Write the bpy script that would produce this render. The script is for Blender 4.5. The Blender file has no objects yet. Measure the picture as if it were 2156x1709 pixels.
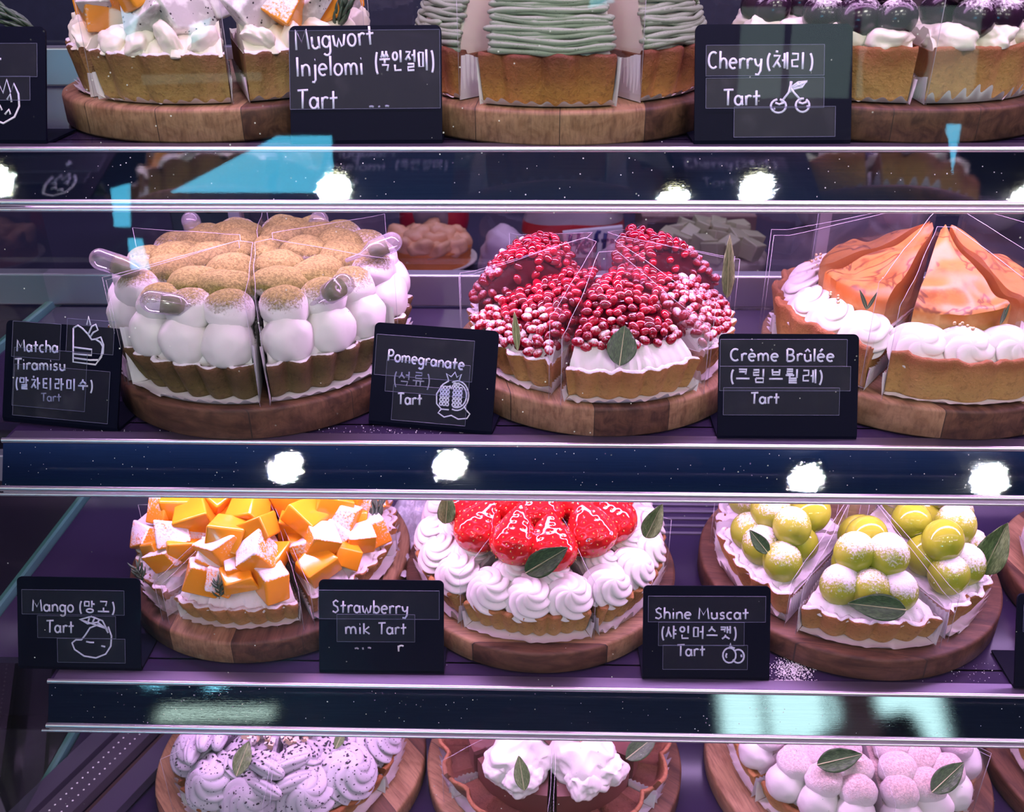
import bpy, bmesh, math, random
from mathutils import Vector, Matrix, Euler, noise
from mathutils.bvhtree import BVHTree
import numpy as np
S = bpy.context.scene
COL = S.collection
PI = math.pi
R_ = math.radians
# ------------------------------------------------------------------ camera
FPX, CX, CY = 2000.0, 1078.0, 854.5
CAMZ = 1.45
YAW, PITCH, ROLL = R_(1.77), R_(28.0), 0.0071
fwd = Vector((-math.sin(YAW)*math.cos(PITCH), math.cos(YAW)*math.cos(PITCH), -math.sin(PITCH)))
r0 = Vector((math.cos(YAW), math.sin(YAW), 0))
u0 = r0.cross(fwd)
rgt = r0*math.cos(ROLL) - u0*math.sin(ROLL)
upv = u0*math.cos(ROLL) + r0*math.sin(ROLL)
CAM = Vector((0, 0, CAMZ))
cam_d = bpy.data.cameras.new('camera')
cam = bpy.data.objects.new('camera', cam_d)
COL.objects.link(cam)
cam.matrix_world = Matrix(((rgt.x, upv.x, -fwd.x, 0), (rgt.y, upv.y, -fwd.y, 0), (rgt.z, upv.z, -fwd.z, CAMZ), (0, 0, 0, 1)))
cam_d.sensor_width = 36.0
cam_d.lens = FPX/2156.0*36.0
cam_d.clip_start = 0.02
cam_d.dof.use_dof = True
cam_d.dof.focus_distance = 0.80
cam_d.dof.aperture_fstop = 10.0
S.camera = cam
# ------------------------------------------------------------------ world, exposure
w = bpy.data.worlds.new('world'); S.world = w
w.use_nodes = True
w.node_tree.nodes['Background'].inputs[0].default_value = (0.35, 0.42, 0.6, 1)
w.node_tree.nodes['Background'].inputs[1].default_value = 0.05
S.view_settings.view_transform = 'Standard'
S.view_settings.look = 'None'
S.view_settings.gamma = 1.0
S.view_settings.exposure = 0.32
S.cycles.transparent_max_bounces = 40
S.cycles.max_bounces = 8
S.cycles.diffuse_bounces = 4
S.cycles.glossy_bounces = 5
S.cycles.sample_clamp_indirect = 4.0
LED = (0.94, 0.50, 1.0)

def area(name, loc, rot, sx, sy, watts, col, spread=PI):
    l = bpy.data.lights.new(name, 'AREA')
    l.shape = 'RECTANGLE'; l.size = sx; l.size_y = sy
    l.energy = watts; l.color = col; l.spread = spread
    o = bpy.data.objects.new(name, l); COL.objects.link(o)
    o.location = loc; o.rotation_euler = rot
    return o
# shelves: front edge Y, height below the camera, one light strip hangs under each
SHELF = [(0.693, -0.158), (0.664, -0.388), (0.628, -0.618), (0.602, -0.848)]
XL, XR = -0.439, 0.78
YB = 0.965
XC = 0.13
area('added_ceiling_fill', (0, -2.2, 2.55), (PI, 0, 0), 6.0, 0.3, 20, (0.42, 0.60, 1.0))  # added fill, lifts the dark ceiling that the shelf fronts mirror
area('added_rear_fill', (0.2, 2.0, 2.8), (R_(-15), 0, 0), 2.0, 0.4, 28, (0.80, 0.62, 1.0))  # added purple fill for the back wall and counter, without a fixture
area('case_top_light', (XC, 0.74, CAMZ+0.14), (R_(-12), 0, 0), 1.25, 0.03, 2.4, LED)
for i, (fy, z) in enumerate(SHELF[:3]):
    area('shelf_light', (XC+0.02, fy+0.074, CAMZ+z-0.031), (R_(-6), 0, 0), 1.15, 0.012, (2.6, 2.6, 1.7)[i], LED)
    area('shelf_rear_light', (XC+0.02, YB-0.05, CAMZ+z-0.031), (R_(18), 0, 0), 1.15, 0.012, (1.1, 1.1, 1.1)[i], (0.80, 0.50, 1.0))

def ray(px, py):
    return (fwd + rgt*((px-CX)/FPX) - upv*((py-CY)/FPX))
def onZ(px, py, Z):                       # Z below the camera
    d = ray(px, py); return CAM + d*(Z/d.z)
def onY(px, py, Y):
    d = ray(px, py); return CAM + d*(Y/d.y)
def proj(p):
    v = Vector(p)-CAM; z = v.dot(fwd)
    return CX+FPX*v.dot(rgt)/z, CY-FPX*v.dot(upv)/z
# ------------------------------------------------------------------ object helpers
def empty(name, loc, label, cat, group=None, rz=0.0):
    o = bpy.data.objects.new(name, None); COL.objects.link(o)
    o.empty_display_size = 0.02
    o.location = loc; o.rotation_euler = (0, 0, rz)
    o['label'] = label; o['category'] = cat
    if group: o['group'] = group
    return o
def tag(o, label=None, cat=None, group=None, kind=None):
    for k, v in (('label', label), ('category', cat), ('group', group), ('kind', kind)):
        if v: o[k] = v
    return o
def link(name, me, parent=None, M=None):
    o = bpy.data.objects.new(name, me); COL.objects.link(o)
    if parent: o.parent = parent
    if M is not None: o.matrix_local = M
    return o
class MB:
    def __init__(s): s.v = []; s.f = []; s.m = []; s.mi = 0
    def add(s, vs, fs):
        b = len(s.v); s.v += [tuple(p) for p in vs]
        for f in fs: s.f.append([b+i for i in f]); s.m.append(s.mi)
    def box(s, x0, x1, y0, y1, z0, z1, M=None):
        vs = [Vector((x, y, z)) for z in (z0, z1) for y in (y0, y1) for x in (x0, x1)]
        if M: vs = [M @ p for p in vs]
        s.add(vs, [(0,2,3,1), (4,5,7,6), (0,1,5,4), (2,6,7,3), (0,4,6,2), (1,3,7,5)])
    def grid(s, P, cu=False, cv=False):
        n, m = len(P), len(P[0]); vs = [p for r in P for p in r]; fs = []
        for i in range(n if cu else n-1):
            for j in range(m if cv else m-1):
                a, b = i, (i+1) % n; c, d = j, (j+1) % m
                fs.append((a*m+c, b*m+c, b*m+d, a*m+d))
        s.add(vs, fs)
    def tube(s, pts, rad, n=8, cap=True, flat=None):
        pts = [Vector(p) for p in pts]; rings = []
        for i, p in enumerate(pts):
            t = (pts[min(i+1, len(pts)-1)]-pts[max(i-1, 0)])
            if t.length < 1e-9: t = Vector((0, 0, 1))
            t.normalize()
            ref = Vector(flat) if flat else (Vector((0, 0, 1)) if abs(t.z) < 0.9 else Vector((1, 0, 0)))
            a = t.cross(ref)
            if a.length < 1e-6: a = t.cross(Vector((0.3, 0.8, 0.5)))
            a.normalize(); b = a.cross(t)
            rr = rad[i] if isinstance(rad, (list, tuple)) else rad
            rings.append([p + a*(math.cos(2*PI*k/n)*rr) + b*(math.sin(2*PI*k/n)*rr*(0.45 if flat else 1)) for k in range(n)])
        b0 = len(s.v); s.grid(rings, cv=True)
        if cap:
            s.f.append([b0+k for k in range(n)]); s.m.append(s.mi)
            e = b0+(len(pts)-1)*n
            s.f.append([e+n-1-k for k in range(n)]); s.m.append(s.mi)
    def lathe(s, prof, n=32, M=None):
        P = [[Vector((r*math.cos(2*PI*k/n), r*math.sin(2*PI*k/n), z)) for k in range(n)] for r, z in prof]
        if M: P = [[M @ p for p in row] for row in P]
        s.grid(P, cv=True)
    def ell(s, c, rx, ry, rz, n=12, m=8, M=None):
        P = []
        for i in range(m+1):
            t = PI*i/m
            P.append([Vector((rx*math.sin(t)*math.cos(2*PI*k/n), ry*math.sin(t)*math.sin(2*PI*k/n), rz*math.cos(t))) for k in range(n)])
        if M: P = [[M @ p for p in row] for row in P]
        P = [[p+Vector(c) for p in row] for row in P]
        s.grid(P, cv=True)
    def mesh(s, name, mats, smooth=True, weld=0.00002, angle=None):
        me = bpy.data.meshes.new(name)
        me.from_pydata(s.v, [], s.f)
        for m in (mats if isinstance(mats, (list, tuple)) else [mats]): me.materials.append(m)
        for p, i in zip(me.polygons, s.m): p.material_index = i
        bm = bmesh.new(); bm.from_mesh(me)
        bmesh.ops.remove_doubles(bm, verts=bm.verts, dist=weld)
        bmesh.ops.recalc_face_normals(bm, faces=bm.faces)
        for f in bm.faces: f.smooth = smooth
        if smooth and angle:
            for e in bm.edges:
                if len(e.link_faces) == 2 and e.calc_face_angle(0) > angle: e.smooth = False
        bm.to_mesh(me); bm.free()
        return me
    def build(s, name, mats, parent=None, smooth=True, M=None, angle=None, bevel=None):
        o = link(name, s.mesh(name, mats, smooth, angle=angle), parent, M)
        if bevel:
            b = o.modifiers.new('bevel', 'BEVEL'); b.width = bevel; b.segments = 3; b.limit_method = 'ANGLE'
        return o
def nz(p, sc, seed=0.0):
    return noise.noise(Vector(p)*sc + Vector((seed*7.3, seed*3.1, seed*5.7)))
def ico(sub, fn, name, mats):
    bm = bmesh.new(); bmesh.ops.create_icosphere(bm, subdivisions=sub, radius=1.0)
    for v in bm.verts: v.co = fn(v.co.copy())
    for f in bm.faces: f.smooth = True
    me = bpy.data.meshes.new(name); bm.to_mesh(me); bm.free()
    for m in (mats if isinstance(mats, (list, tuple)) else [mats]): me.materials.append(m)
    return me
def pol(r, a, z=0.0): return Vector((r*math.cos(a), r*math.sin(a), z))
def TRS(loc, rot=(0, 0, 0), sc=(1, 1, 1)):
    if isinstance(sc, (int, float)): sc = (sc, sc, sc)
    return Matrix.Translation(loc) @ Euler(rot).to_matrix().to_4x4() @ Matrix.Diagonal((sc[0], sc[1], sc[2], 1))
def frame(origin, ydir, zhint):           # matrix with local Y along ydir, Z near zhint
    y = Vector(ydir).normalized(); z = Vector(zhint); z = (z - y*z.dot(y)).normalized(); x = y.cross(z)
    return Matrix(((x.x, y.x, z.x, origin[0]), (x.y, y.y, z.y, origin[1]), (x.z, y.z, z.z, origin[2]), (0, 0, 0, 1)))
# ------------------------------------------------------------------ materials
class NT:
    def __init__(s, name):
        s.m = bpy.data.materials.new(name); s.m.use_nodes = True
        s.t = s.m.node_tree; s.n = s.t.nodes; s.l = s.t.links
        s.b = s.n['Principled BSDF']; s.out = s.n['Material Output']
    def new(s, t, **k):
        n = s.n.new(t)
        for a, v in k.items(): setattr(n, a, v)
        return n
    def con(s, a, b): s.l.new(a, b)
    def put(s, sock, v):
        if hasattr(v, 'is_output'): s.l.new(v, sock)
        elif isinstance(v, (tuple, list)) and len(v) == 3 and sock.type == 'RGBA': sock.default_value = (*v, 1)
        else: sock.default_value = v
    def pos(s): return s.new('ShaderNodeNewGeometry').outputs['Position']
    def coord(s, kind='Object'): return s.new('ShaderNodeTexCoord').outputs[kind]
    def noise(s, sc, det=3, rough=0.5, vec=None, dist=0.0):
        n = s.new('ShaderNodeTexNoise'); n.inputs['Scale'].default_value = sc; n.inputs['Detail'].default_value = det
        n.inputs['Roughness'].default_value = rough; n.inputs['Distortion'].default_value = dist
        s.con(vec if vec is not None else s.pos(), n.inputs['Vector']); return n.outputs['Fac']
    def voro(s, sc, vec=None, out='Distance'):
        n = s.new('ShaderNodeTexVoronoi'); n.inputs['Scale'].default_value = sc
        s.con(vec if vec is not None else s.pos(), n.inputs['Vector']); return n.outputs[out]
    def math(s, op, a, b=0.0, c=None):
        n = s.new('ShaderNodeMath', operation=op); s.put(n.inputs[0], a); s.put(n.inputs[1], b)
        if c is not None: s.put(n.inputs[2], c)
        return n.outputs[0]
    def ss(s, v, lo, hi):
        n = s.new('ShaderNodeMapRange', interpolation_type='SMOOTHSTEP'); s.put(n.inputs[0], v)
        n.inputs[1].default_value = lo; n.inputs[2].default_value = hi; return n.outputs[0]
    def mix(s, f, a, b):
        n = s.new('ShaderNodeMix', data_type='RGBA'); s.put(n.inputs[0], f); s.put(n.inputs[6], a); s.put(n.inputs[7], b)
        return n.outputs[2]
    def mapping(s, vec, sc):
        n = s.new('ShaderNodeMapping'); n.inputs['Scale'].default_value = sc; s.con(vec, n.inputs['Vector']); return n.outputs[0]
    def xyz(s, vec): return s.new('ShaderNodeSeparateXYZ'), vec
    def sep(s, vec):
        n = s.new('ShaderNodeSeparateXYZ'); s.con(vec, n.inputs[0]); return n.outputs
    def bump(s, h, st=0.3, d=0.001):
        n = s.new('ShaderNodeBump'); n.inputs['Strength'].default_value = st; n.inputs['Distance'].default_value = d
        s.con(h, n.inputs['Height']); s.con(n.outputs[0], s.b.inputs['Normal'])
    def nrmz(s): return s.sep(s.new('ShaderNodeNewGeometry').outputs['Normal'])[2]
    def rnd(s): return s.new('ShaderNodeObjectInfo').outputs['Random']
    def set(s, base=None, rough=None, metal=None, spec=None, coat=None, trans=None, ior=None):
        for k, v in (('Base Color', base), ('Roughness', rough), ('Metallic', metal), ('Specular IOR Level', spec), ('Coat Weight', coat), ('Transmission Weight', trans), ('IOR', ior)):
            if v is not None: s.put(s.b.inputs[k], v)
        return s
def plain(name, c, rough=0.5, metal=0.0, spec=0.5, bump=None, var=0.0, coat=None):
    t = NT(name); col = c
    if var: col = t.mix(t.noise(60, 4), tuple(x*(1-var) for x in c), tuple(min(1, x*(1+var)) for x in c))
    t.set(col, rough, metal, spec, coat)
    if bump: t.bump(t.noise(bump[0], 4, 0.6), bump[1], bump[2])
    return t.m
def emit(name, c, st):
    t = NT(name); e = t.new('ShaderNodeEmission'); t.put(e.inputs[0], c); e.inputs[1].default_value = st
    t.con(e.outputs[0], t.out.inputs[0]); return t.m
SUGAR = (0.80, 0.77, 0.79)
def sugared(t, base, lo, hi, grain=420, amp=0.9, rand=0.0, rough=0.25, lump=60):
    """dust of icing sugar that lies on what faces up"""
    z = t.nrmz()
    g = t.math('MULTIPLY', t.math('SUBTRACT', t.noise(grain, 2, 0.7), 0.5), amp)
    g2 = t.math('MULTIPLY', t.math('SUBTRACT', t.noise(lump, 2, 0.5), 0.5), 1.1)
    f = t.math('ADD', t.math('ADD', z, g), g2)
    if rand: f = t.math('ADD', f, t.math('MULTIPLY', t.math('SUBTRACT', t.rnd(), 0.5), rand))
    m = t.ss(f, lo, hi)
    t.set(t.mix(m, base, SUGAR), t.math('ADD', t.math('MULTIPLY', m, 0.85-rough), rough), spec=0.5)
    t.bump(t.math('MULTIPLY', t.noise(grain*1.3, 3, 0.7), m), 0.5, 0.0008)
    return t.m
def m_wood():
    t = NT('walnut_board'); o = t.coord(); x, y, z = t.sep(o)
    rnd = t.rnd()
    k = t.math('FLOOR', t.math('ADD', t.math('DIVIDE', x, 0.062), t.math('MULTIPLY', rnd, 7.0)))
    wn = t.new('ShaderNodeTexWhiteNoise', noise_dimensions='1D')
    t.con(t.math('ADD', k, t.math('MULTIPLY', rnd, 37.0)), wn.inputs['W'])
    gr = t.noise(26, 5, 0.62, t.mapping(o, (3.0, 0.7, 3.0)), 0.8)
    fine = t.noise(150, 3, 0.6, t.mapping(o, (3, 0.25, 0.6)))
    c1 = t.mix(t.ss(gr, 0.3, 0.7), (0.055, 0.024, 0.014), (0.165, 0.078, 0.042))
    c2 = t.mix(t.ss(gr, 0.3, 0.7), (0.24, 0.125, 0.06), (0.40, 0.235, 0.125))
    c = t.mix(t.ss(wn.outputs[0], 0.60, 0.66), c1, c2)
    c = t.mix(t.math('MULTIPLY', t.ss(fine, 0.40, 0.75), 0.45), c, (0.05, 0.022, 0.014))
    fr = t.math('FRACT', t.math('ADD', t.math('DIVIDE', x, 0.062), t.math('MULTIPLY', rnd, 7.0)))
    c = t.mix(t.math('LESS_THAN', fr, 0.010), c, (0.05, 0.03, 0.02))
    t.set(c, 0.55, spec=0.35); t.bump(fine, 0.15, 0.0006); return t.m
def m_crust(name, lo, mid, top, h, dust=0.0):
    t = NT(name); o = t.coord(); z = t.sep(o)[2]
    n1 = t.noise(35, 4, 0.6); n2 = t.noise(260, 4, 0.7)
    g = t.math('ADD', t.math('DIVIDE', z, h), t.math('MULTIPLY', t.math('SUBTRACT', n1, 0.5), 0.7))
    c = t.mix(t.ss(g, 0.15, 0.65), lo, mid); c = t.mix(t.ss(g, 0.6, 1.05), c, top)
    c = t.mix(t.math('MULTIPLY', t.ss(n2, 0.50, 0.68), 0.55), c, tuple(x*0.5 for x in mid))
    if dust:
        f = t.math('ADD', t.math('ADD', t.nrmz(), t.math('SUBTRACT', t.math('DIVIDE', z, h), 1.0)), t.math('MULTIPLY', t.math('SUBTRACT', t.noise(90, 3), 0.5), 1.6))
        c = t.mix(t.ss(f, 0.75-dust, 0.95-dust), c, SUGAR)
    t.set(c, 0.62, spec=0.35); t.bump(t.math('ADD', t.noise(420, 4, 0.7), t.noise(130, 3, 0.6)), 0.8, 0.0016); return t.m
def m_cream(name, c=(0.755, 0.735, 0.70), speck=None, rough=0.42, bumps=(300, 0.12, 0.0008)):
    t = NT(name); col = c
    if speck:
        d = t.math('ADD', t.voro(speck[0]), t.math('MULTIPLY', t.noise(speck[0]*0.4, 2), 0.22))
        col = t.mix(t.math('LESS_THAN', d, speck[1]), c, speck[2])
    t.set(col, rough, spec=0.4)
    t.b.inputs['Subsurface Weight'].default_value = 0.0
    t.bump(t.noise(bumps[0], 4, 0.6), bumps[1], bumps[2]); return t.m
def m_matcha(name, lo, hi, powder=(0.315, 0.27, 0.085), base=(0.76, 0.74, 0.71)):
    t = NT(name)
    f = t.math('ADD', t.nrmz(), t.math('MULTIPLY', t.math('SUBTRACT', t.noise(500, 3, 0.8), 0.5), 1.3))
    f = t.math('ADD', f, t.math('MULTIPLY', t.math('SUBTRACT', t.rnd(), 0.5), 0.25))
    m = t.ss(f, lo, hi)
    p = t.mix(t.ss(t.noise(420, 3, 0.8), 0.35, 0.65), tuple(x*0.62 for x in powder), tuple(min(1, x*1.25) for x in powder))
    t.set(t.mix(m, base, p), t.math('ADD', 0.42, t.math('MULTIPLY', m, 0.5)), spec=0.3)
    t.bump(t.math('MULTIPLY', t.noise(520, 4, 0.8), m), 0.9, 0.002); return t.m
def m_film(name, tint=(0.96, 0.95, 0.97), haze=0.010, gl=0.026, rough=0.08):
    t = NT(name); t.n.remove(t.b)
    tr = t.new('ShaderNodeBsdfTransparent'); t.put(tr.inputs[0], tint)
    g = t.new('ShaderNodeBsdfGlossy'); g.inputs['Roughness'].default_value = rough
    df = t.new('ShaderNodeBsdfDiffuse'); t.put(df.inputs[0], (0.9, 0.88, 0.92))
    lw = t.new('ShaderNodeLayerWeight'); lw.inputs[0].default_value = 0.35
    f = t.math('ADD', gl, t.math('MULTIPLY', lw.outputs['Fresnel'], gl*7))
    m1 = t.new('ShaderNodeMixShader'); t.put(m1.inputs[0], f); t.con(tr.outputs[0], m1.inputs[1]); t.con(g.outputs[0], m1.inputs[2])
    m2 = t.new('ShaderNodeMixShader')
    sm = t.ss(t.noise(40, 5, 0.7), 0.5, 0.8)
    t.put(m2.inputs[0], t.math('ADD', haze, t.math('MULTIPLY', sm, haze*2.0)))
    t.con(m1.outputs[0], m2.inputs[1]); t.con(df.outputs[0], m2.inputs[2]); t.con(m2.outputs[0], t.out.inputs[0]); return t.m
def m_glass(name, refl=0.06, tint=(0.93, 0.97, 0.97), rough=0.0, dust=0.0):
    t = NT(name); t.n.remove(t.b)
    tr = t.new('ShaderNodeBsdfTransparent'); t.put(tr.inputs[0], tint)
    g = t.new('ShaderNodeBsdfGlossy'); g.inputs['Roughness'].default_value = rough
    fr = t.new('ShaderNodeFresnel'); fr.inputs[0].default_value = 1.5
    f = t.math('MULTIPLY', fr.outputs[0], refl/0.04)
    m1 = t.new('ShaderNodeMixShader'); t.put(m1.inputs[0], f); t.con(tr.outputs[0], m1.inputs[1]); t.con(g.outputs[0], m1.inputs[2])
    last = m1
    if dust:
        df = t.new('ShaderNodeBsdfDiffuse'); t.put(df.inputs[0], (0.9, 0.9, 0.9))
        sp = t.math('MULTIPLY', t.math('LESS_THAN', t.voro(95), 0.055), t.ss(t.noise(9, 2), 0.45, 0.6))
        m2 = t.new('ShaderNodeMixShader'); t.put(m2.inputs[0], t.math('MULTIPLY', sp, dust)); t.con(m1.outputs[0], m2.inputs[1]); t.con(df.outputs[0], m2.inputs[2]); last = m2
    t.con(last.outputs[0], t.out.inputs[0]); return t.m
def m_fascia():
    t = NT('polished_steel_fascia'); o = t.coord()
    st = t.noise(30, 6, 0.75, t.mapping(o, (0.6, 30, 30)))
    hz = t.ss(t.noise(5, 4, 0.6, o), 0.45, 0.75)
    sp = t.math('LESS_THAN', t.math('ADD', t.voro(170), t.math('MULTIPLY', t.noise(25, 2), 0.12)), 0.125)
    col = t.mix(st, (0.40, 0.42, 0.50), (0.62, 0.64, 0.70))
    t.set(t.mix(sp, col, (0.8, 0.8, 0.85)), t.math('ADD', 0.010, t.math('MULTIPLY', hz, 0.022)), t.math('SUBTRACT', 1.0, sp))
    t.b.inputs['Anisotropic'].default_value = 0.3
    t.bump(st, 0.03, 0.0002); return t.m

WOOD = m_wood()
CREAM = m_cream('whipped_cream')
CREAMD = (lambda t: sugared(t, (0.80, 0.78, 0.74), 0.1, 0.5, rough=0.4))(NT('sugar_dusted_cream'))
CREAMY = m_cream('custard_cream', (0.84, 0.79, 0.66))
SESAME = m_cream('sesame_cream', (0.50, 0.48, 0.53), (260, 0.29, (0.05, 0.045, 0.06)), 0.5)
MUG = m_cream('mugwort_cream', (0.255, 0.32, 0.225), (520, 0.24, (0.08, 0.10, 0.06)), 0.5)
MATCHA = m_matcha('matcha_powdered_cream', -0.35, 0.15)
MATCHAS = m_matcha('matcha_speckled_cream', 0.40, 0.95)
COCOA = m_matcha('cocoa_dusted_cream', 0.0, 1.3, (0.66, 0.49, 0.44), (0.74, 0.68, 0.68))
GOLD = m_crust('golden_crust', (0.52, 0.32, 0.105), (0.48, 0.255, 0.08), (0.29, 0.11, 0.036), 0.034)
GOLDD = m_crust('sugared_golden_crust', (0.52, 0.30, 0.10), (0.46, 0.23, 0.075), (0.33, 0.135, 0.045), 0.03, 0.38)
GOLDM = m_crust('dusted_pale_crust', (0.40, 0.26, 0.085), (0.29, 0.165, 0.055), (0.17, 0.075, 0.03), 0.037, 0.3)
REDC = m_crust('reddish_crust', (0.46, 0.22, 0.05), (0.31, 0.115, 0.033), (0.15, 0.042, 0.017), 0.037)
OLIVE = m_crust('matcha_crust', (0.16, 0.112, 0.036), (0.115, 0.072, 0.026), (0.12, 0.062, 0.024), 0.034, 0.1)
CHOC = plain('chocolate_mousse', (0.155, 0.06, 0.05), 0.45, bump=(90, 0.1, 0.001), var=0.12)
CHOCC = m_crust('cocoa_crust', (0.16, 0.065, 0.045), (0.22, 0.085, 0.05), (0.36, 0.15, 0.07), 0.03)
FILLING = plain('custard_filling', (0.72, 0.58, 0.34), 0.5)
PAPER = plain('white_paper_liner', (0.80, 0.78, 0.80), 0.7, bump=(200, 0.1, 0.001))
FILM = m_film('clear_film')
EDGE = plain('film_edge', (0.52, 0.50, 0.56), 0.25)
def m_leaf(name, a, b):
    t = NT(name); n = t.noise(70, 3); v = t.noise(190, 2, 0.5, t.mapping(t.coord(), (0.25, 0.06, 0.25)))
    t.set(t.mix(t.ss(v, 0.4, 0.6), t.mix(n, a, b), tuple(x*0.7 for x in a)), 0.42, spec=0.4); t.bump(v, 0.3, 0.0008); return t.m
LEAF = m_leaf('bay_leaf_green', (0.035, 0.085, 0.028), (0.065, 0.125, 0.042))
LEAFP = m_leaf('pale_leaf_green', (0.22, 0.27, 0.12), (0.32, 0.36, 0.18))
LEAFN = m_leaf('fresh_leaf_green', (0.10, 0.18, 0.06), (0.18, 0.26, 0.10))
VEIN = plain('leaf_vein', (0.40, 0.43, 0.22), 0.5)
HERB = plain('rosemary_green', (0.07, 0.115, 0.075), 0.5, var=0.3)
STEMC = plain('rosemary_stem', (0.36, 0.27, 0.13), 0.6)
def m_aril(name, sug):
    t = NT(name)
    base = t.mix(t.rnd(), (0.14, 0.0008, 0.006), (0.46, 0.003, 0.020))
    if sug: sugared(t, base, *sug, grain=520, amp=2.6, rand=0.9, rough=0.12, lump=200)
    else: t.set(base, 0.07, spec=0.9, coat=1.0)
    return t.m
ARIL = m_aril('glazed_pomegranate', None)
ARILS = m_aril('sugared_pomegranate', (0.30, 1.6))
ARILB = plain('pomegranate_glaze', (0.10, 0.003, 0.01), 0.15)
def m_fruit(name, a, b, sug=None, rough=0.18, coat=0.3, rand=0.5, nsc=25):
    t = NT(name); base = t.mix(t.noise(nsc, 3), a, b)
    if sug: sugared(t, base, *sug, rand=rand, rough=rough, amp=1.5, grain=480)
    else: t.set(base, rough, spec=0.5, coat=coat); t.bump(t.noise(120, 3), 0.08, 0.001)
    return t.m
MANGO = m_fruit('glazed_mango', (0.86, 0.28, 0.012), (0.92, 0.42, 0.02))
MANGOS = m_fruit('sugared_mango', (0.86, 0.28, 0.02), (0.9, 0.38, 0.03), (0.25, 0.75))
MANGOF = m_fruit('frosted_orange_mango', (0.78, 0.26, 0.02), (0.85, 0.36, 0.04), (0.35, 0.8))
GRAPE = m_fruit('glazed_muscat', (0.25, 0.34, 0.02), (0.42, 0.44, 0.04), None, 0.12, 0.5)
GRAPES = m_fruit('sugared_muscat', (0.26, 0.35, 0.025), (0.38, 0.42, 0.045), (0.30, 0.95), 0.15, 0.4, 0.6)
CHERRY = m_fruit('sugared_dark_cherry', (0.012, 0.006, 0.016), (0.035, 0.012, 0.03), (0.50, 1.15), 0.2, 0.4, 0.35)
BERRY = m_fruit('glazed_strawberry', (0.55, 0.008, 0.012), (0.68, 0.022, 0.022), None, 0.1, 0.7)
SEED = plain('strawberry_seed', (0.72, 0.42, 0.10), 0.35)
def m_dragon():
    t = NT('frosted_dragon_fruit')
    d = t.math('ADD', t.voro(210), t.math('MULTIPLY', t.noise(70, 2), 0.30))
    c = t.mix(t.math('LESS_THAN', d, 0.30), t.mix(t.ss(t.noise(70, 4), 0.45, 0.6), (0.50, 0.49, 0.47), (0.80, 0.79, 0.76)), (0.035, 0.03, 0.035))
    t.set(c, 0.7); t.bump(t.noise(300, 4), 0.5, 0.001); return t.m
DRAGON = m_dragon()
SIGN = plain('black_sign_card', (0.004, 0.005, 0.014), 0.5, spec=0.05, bump=(160, 0.04, 0.0005))
CHALK = plain('white_marker', (0.86, 0.87, 0.90), 0.8)
CHALKF = plain('faded_white_marker', (0.34, 0.36, 0.42), 0.9)
def m_tape():
    return m_film('clear_tape', (0.9, 0.92, 1.0), 0.014, 0.006, 0.4)
TAPE = m_tape()
TAPEE = plain('tape_edge', (0.16, 0.19, 0.27), 0.4)
FASCIA = m_fascia()
RAIL = plain('brushed_steel_rail', (0.92, 0.89, 0.94), 0.34, 1.0)
ALU = plain('aluminium_frame', (0.55, 0.55, 0.60), 0.35, 0.9)
DARK = plain('black_case_interior', (0.012, 0.011, 0.018), 0.25, bump=(40, 0.03, 0.001))
SHELFM = plain('dark_gloss_shelf', (0.030, 0.020, 0.055), 0.16, spec=0.5, bump=(25, 0.03, 0.001))
GLASSF = m_glass('front_glass', 0.032, (0.95, 0.98, 0.985), dust=0.8)
GLASSS = m_glass('side_glass', 0.05, (0.86, 0.92, 0.92))
GLEDGE = plain('glass_edge_green', (0.09, 0.24, 0.22), 0.2)
EMLED = emit('led_diffuser', LED, 3.0)
PEARL = plain('gold_pearl', (0.75, 0.52, 0.28), 0.25, 0.7)
SEEDB = plain('black_sesame', (0.025, 0.022, 0.03), 0.5)
CRUMB = plain('crumble', (0.70, 0.53, 0.35), 0.7, var=0.2)
SUGARM = plain('sugar_grain', (0.85, 0.83, 0.86), 0.8)
LIP = plain('shelf_lip_steel', (0.24, 0.21, 0.31), 0.3, 0.85)
# ------------------------------------------------------------------ the room
M_FLOOR = plain('grey_stone_floor', (0.16, 0.15, 0.16), 0.35, bump=(8, 0.05, 0.002), var=0.2)
M_WALL = plain('teal_grey_wall', (0.07, 0.14, 0.20), 0.7, var=0.15)
M_CEIL = plain('navy_ceiling', (0.11, 0.15, 0.32), 0.8)
M_KIT = plain('dark_purple_kitchen_wall', (0.046, 0.042, 0.095), 0.5, var=0.3)
M_DAY = emit('daylight_pane', (0.66, 0.97, 0.88), 1.7)
M_CYAN = emit('cyan_reflection_pane', (0.10, 0.62, 0.95), 19.0)
M_SPOT = emit('spot_lamp_glow', (1.0, 0.92, 0.50), 16.0)
def room_box(name, *b, m=None):
    s = MB(); s.box(*b); o = s.build(name, m, smooth=False); o['kind'] = 'structure'; return o
room_box('floor', -4.2, 4.2, -3.4, 3.0, -0.1, 0, m=M_FLOOR)
room_box('ceiling', -4.2, 4.2, -3.4, 3.0, 3.0, 3.1, m=M_CEIL)
room_box('wall_back', -4.2, 4.2, 2.8, 2.95, 0, 3.0, m=M_KIT)
room_box('wall_left', -4.2, -4.1, -3.3, 2.8, 0, 3.0, m=M_WALL)
room_box('wall_right', 4.1, 4.2, -3.3, 2.8, 0, 3.0, m=M_WALL)
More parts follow.
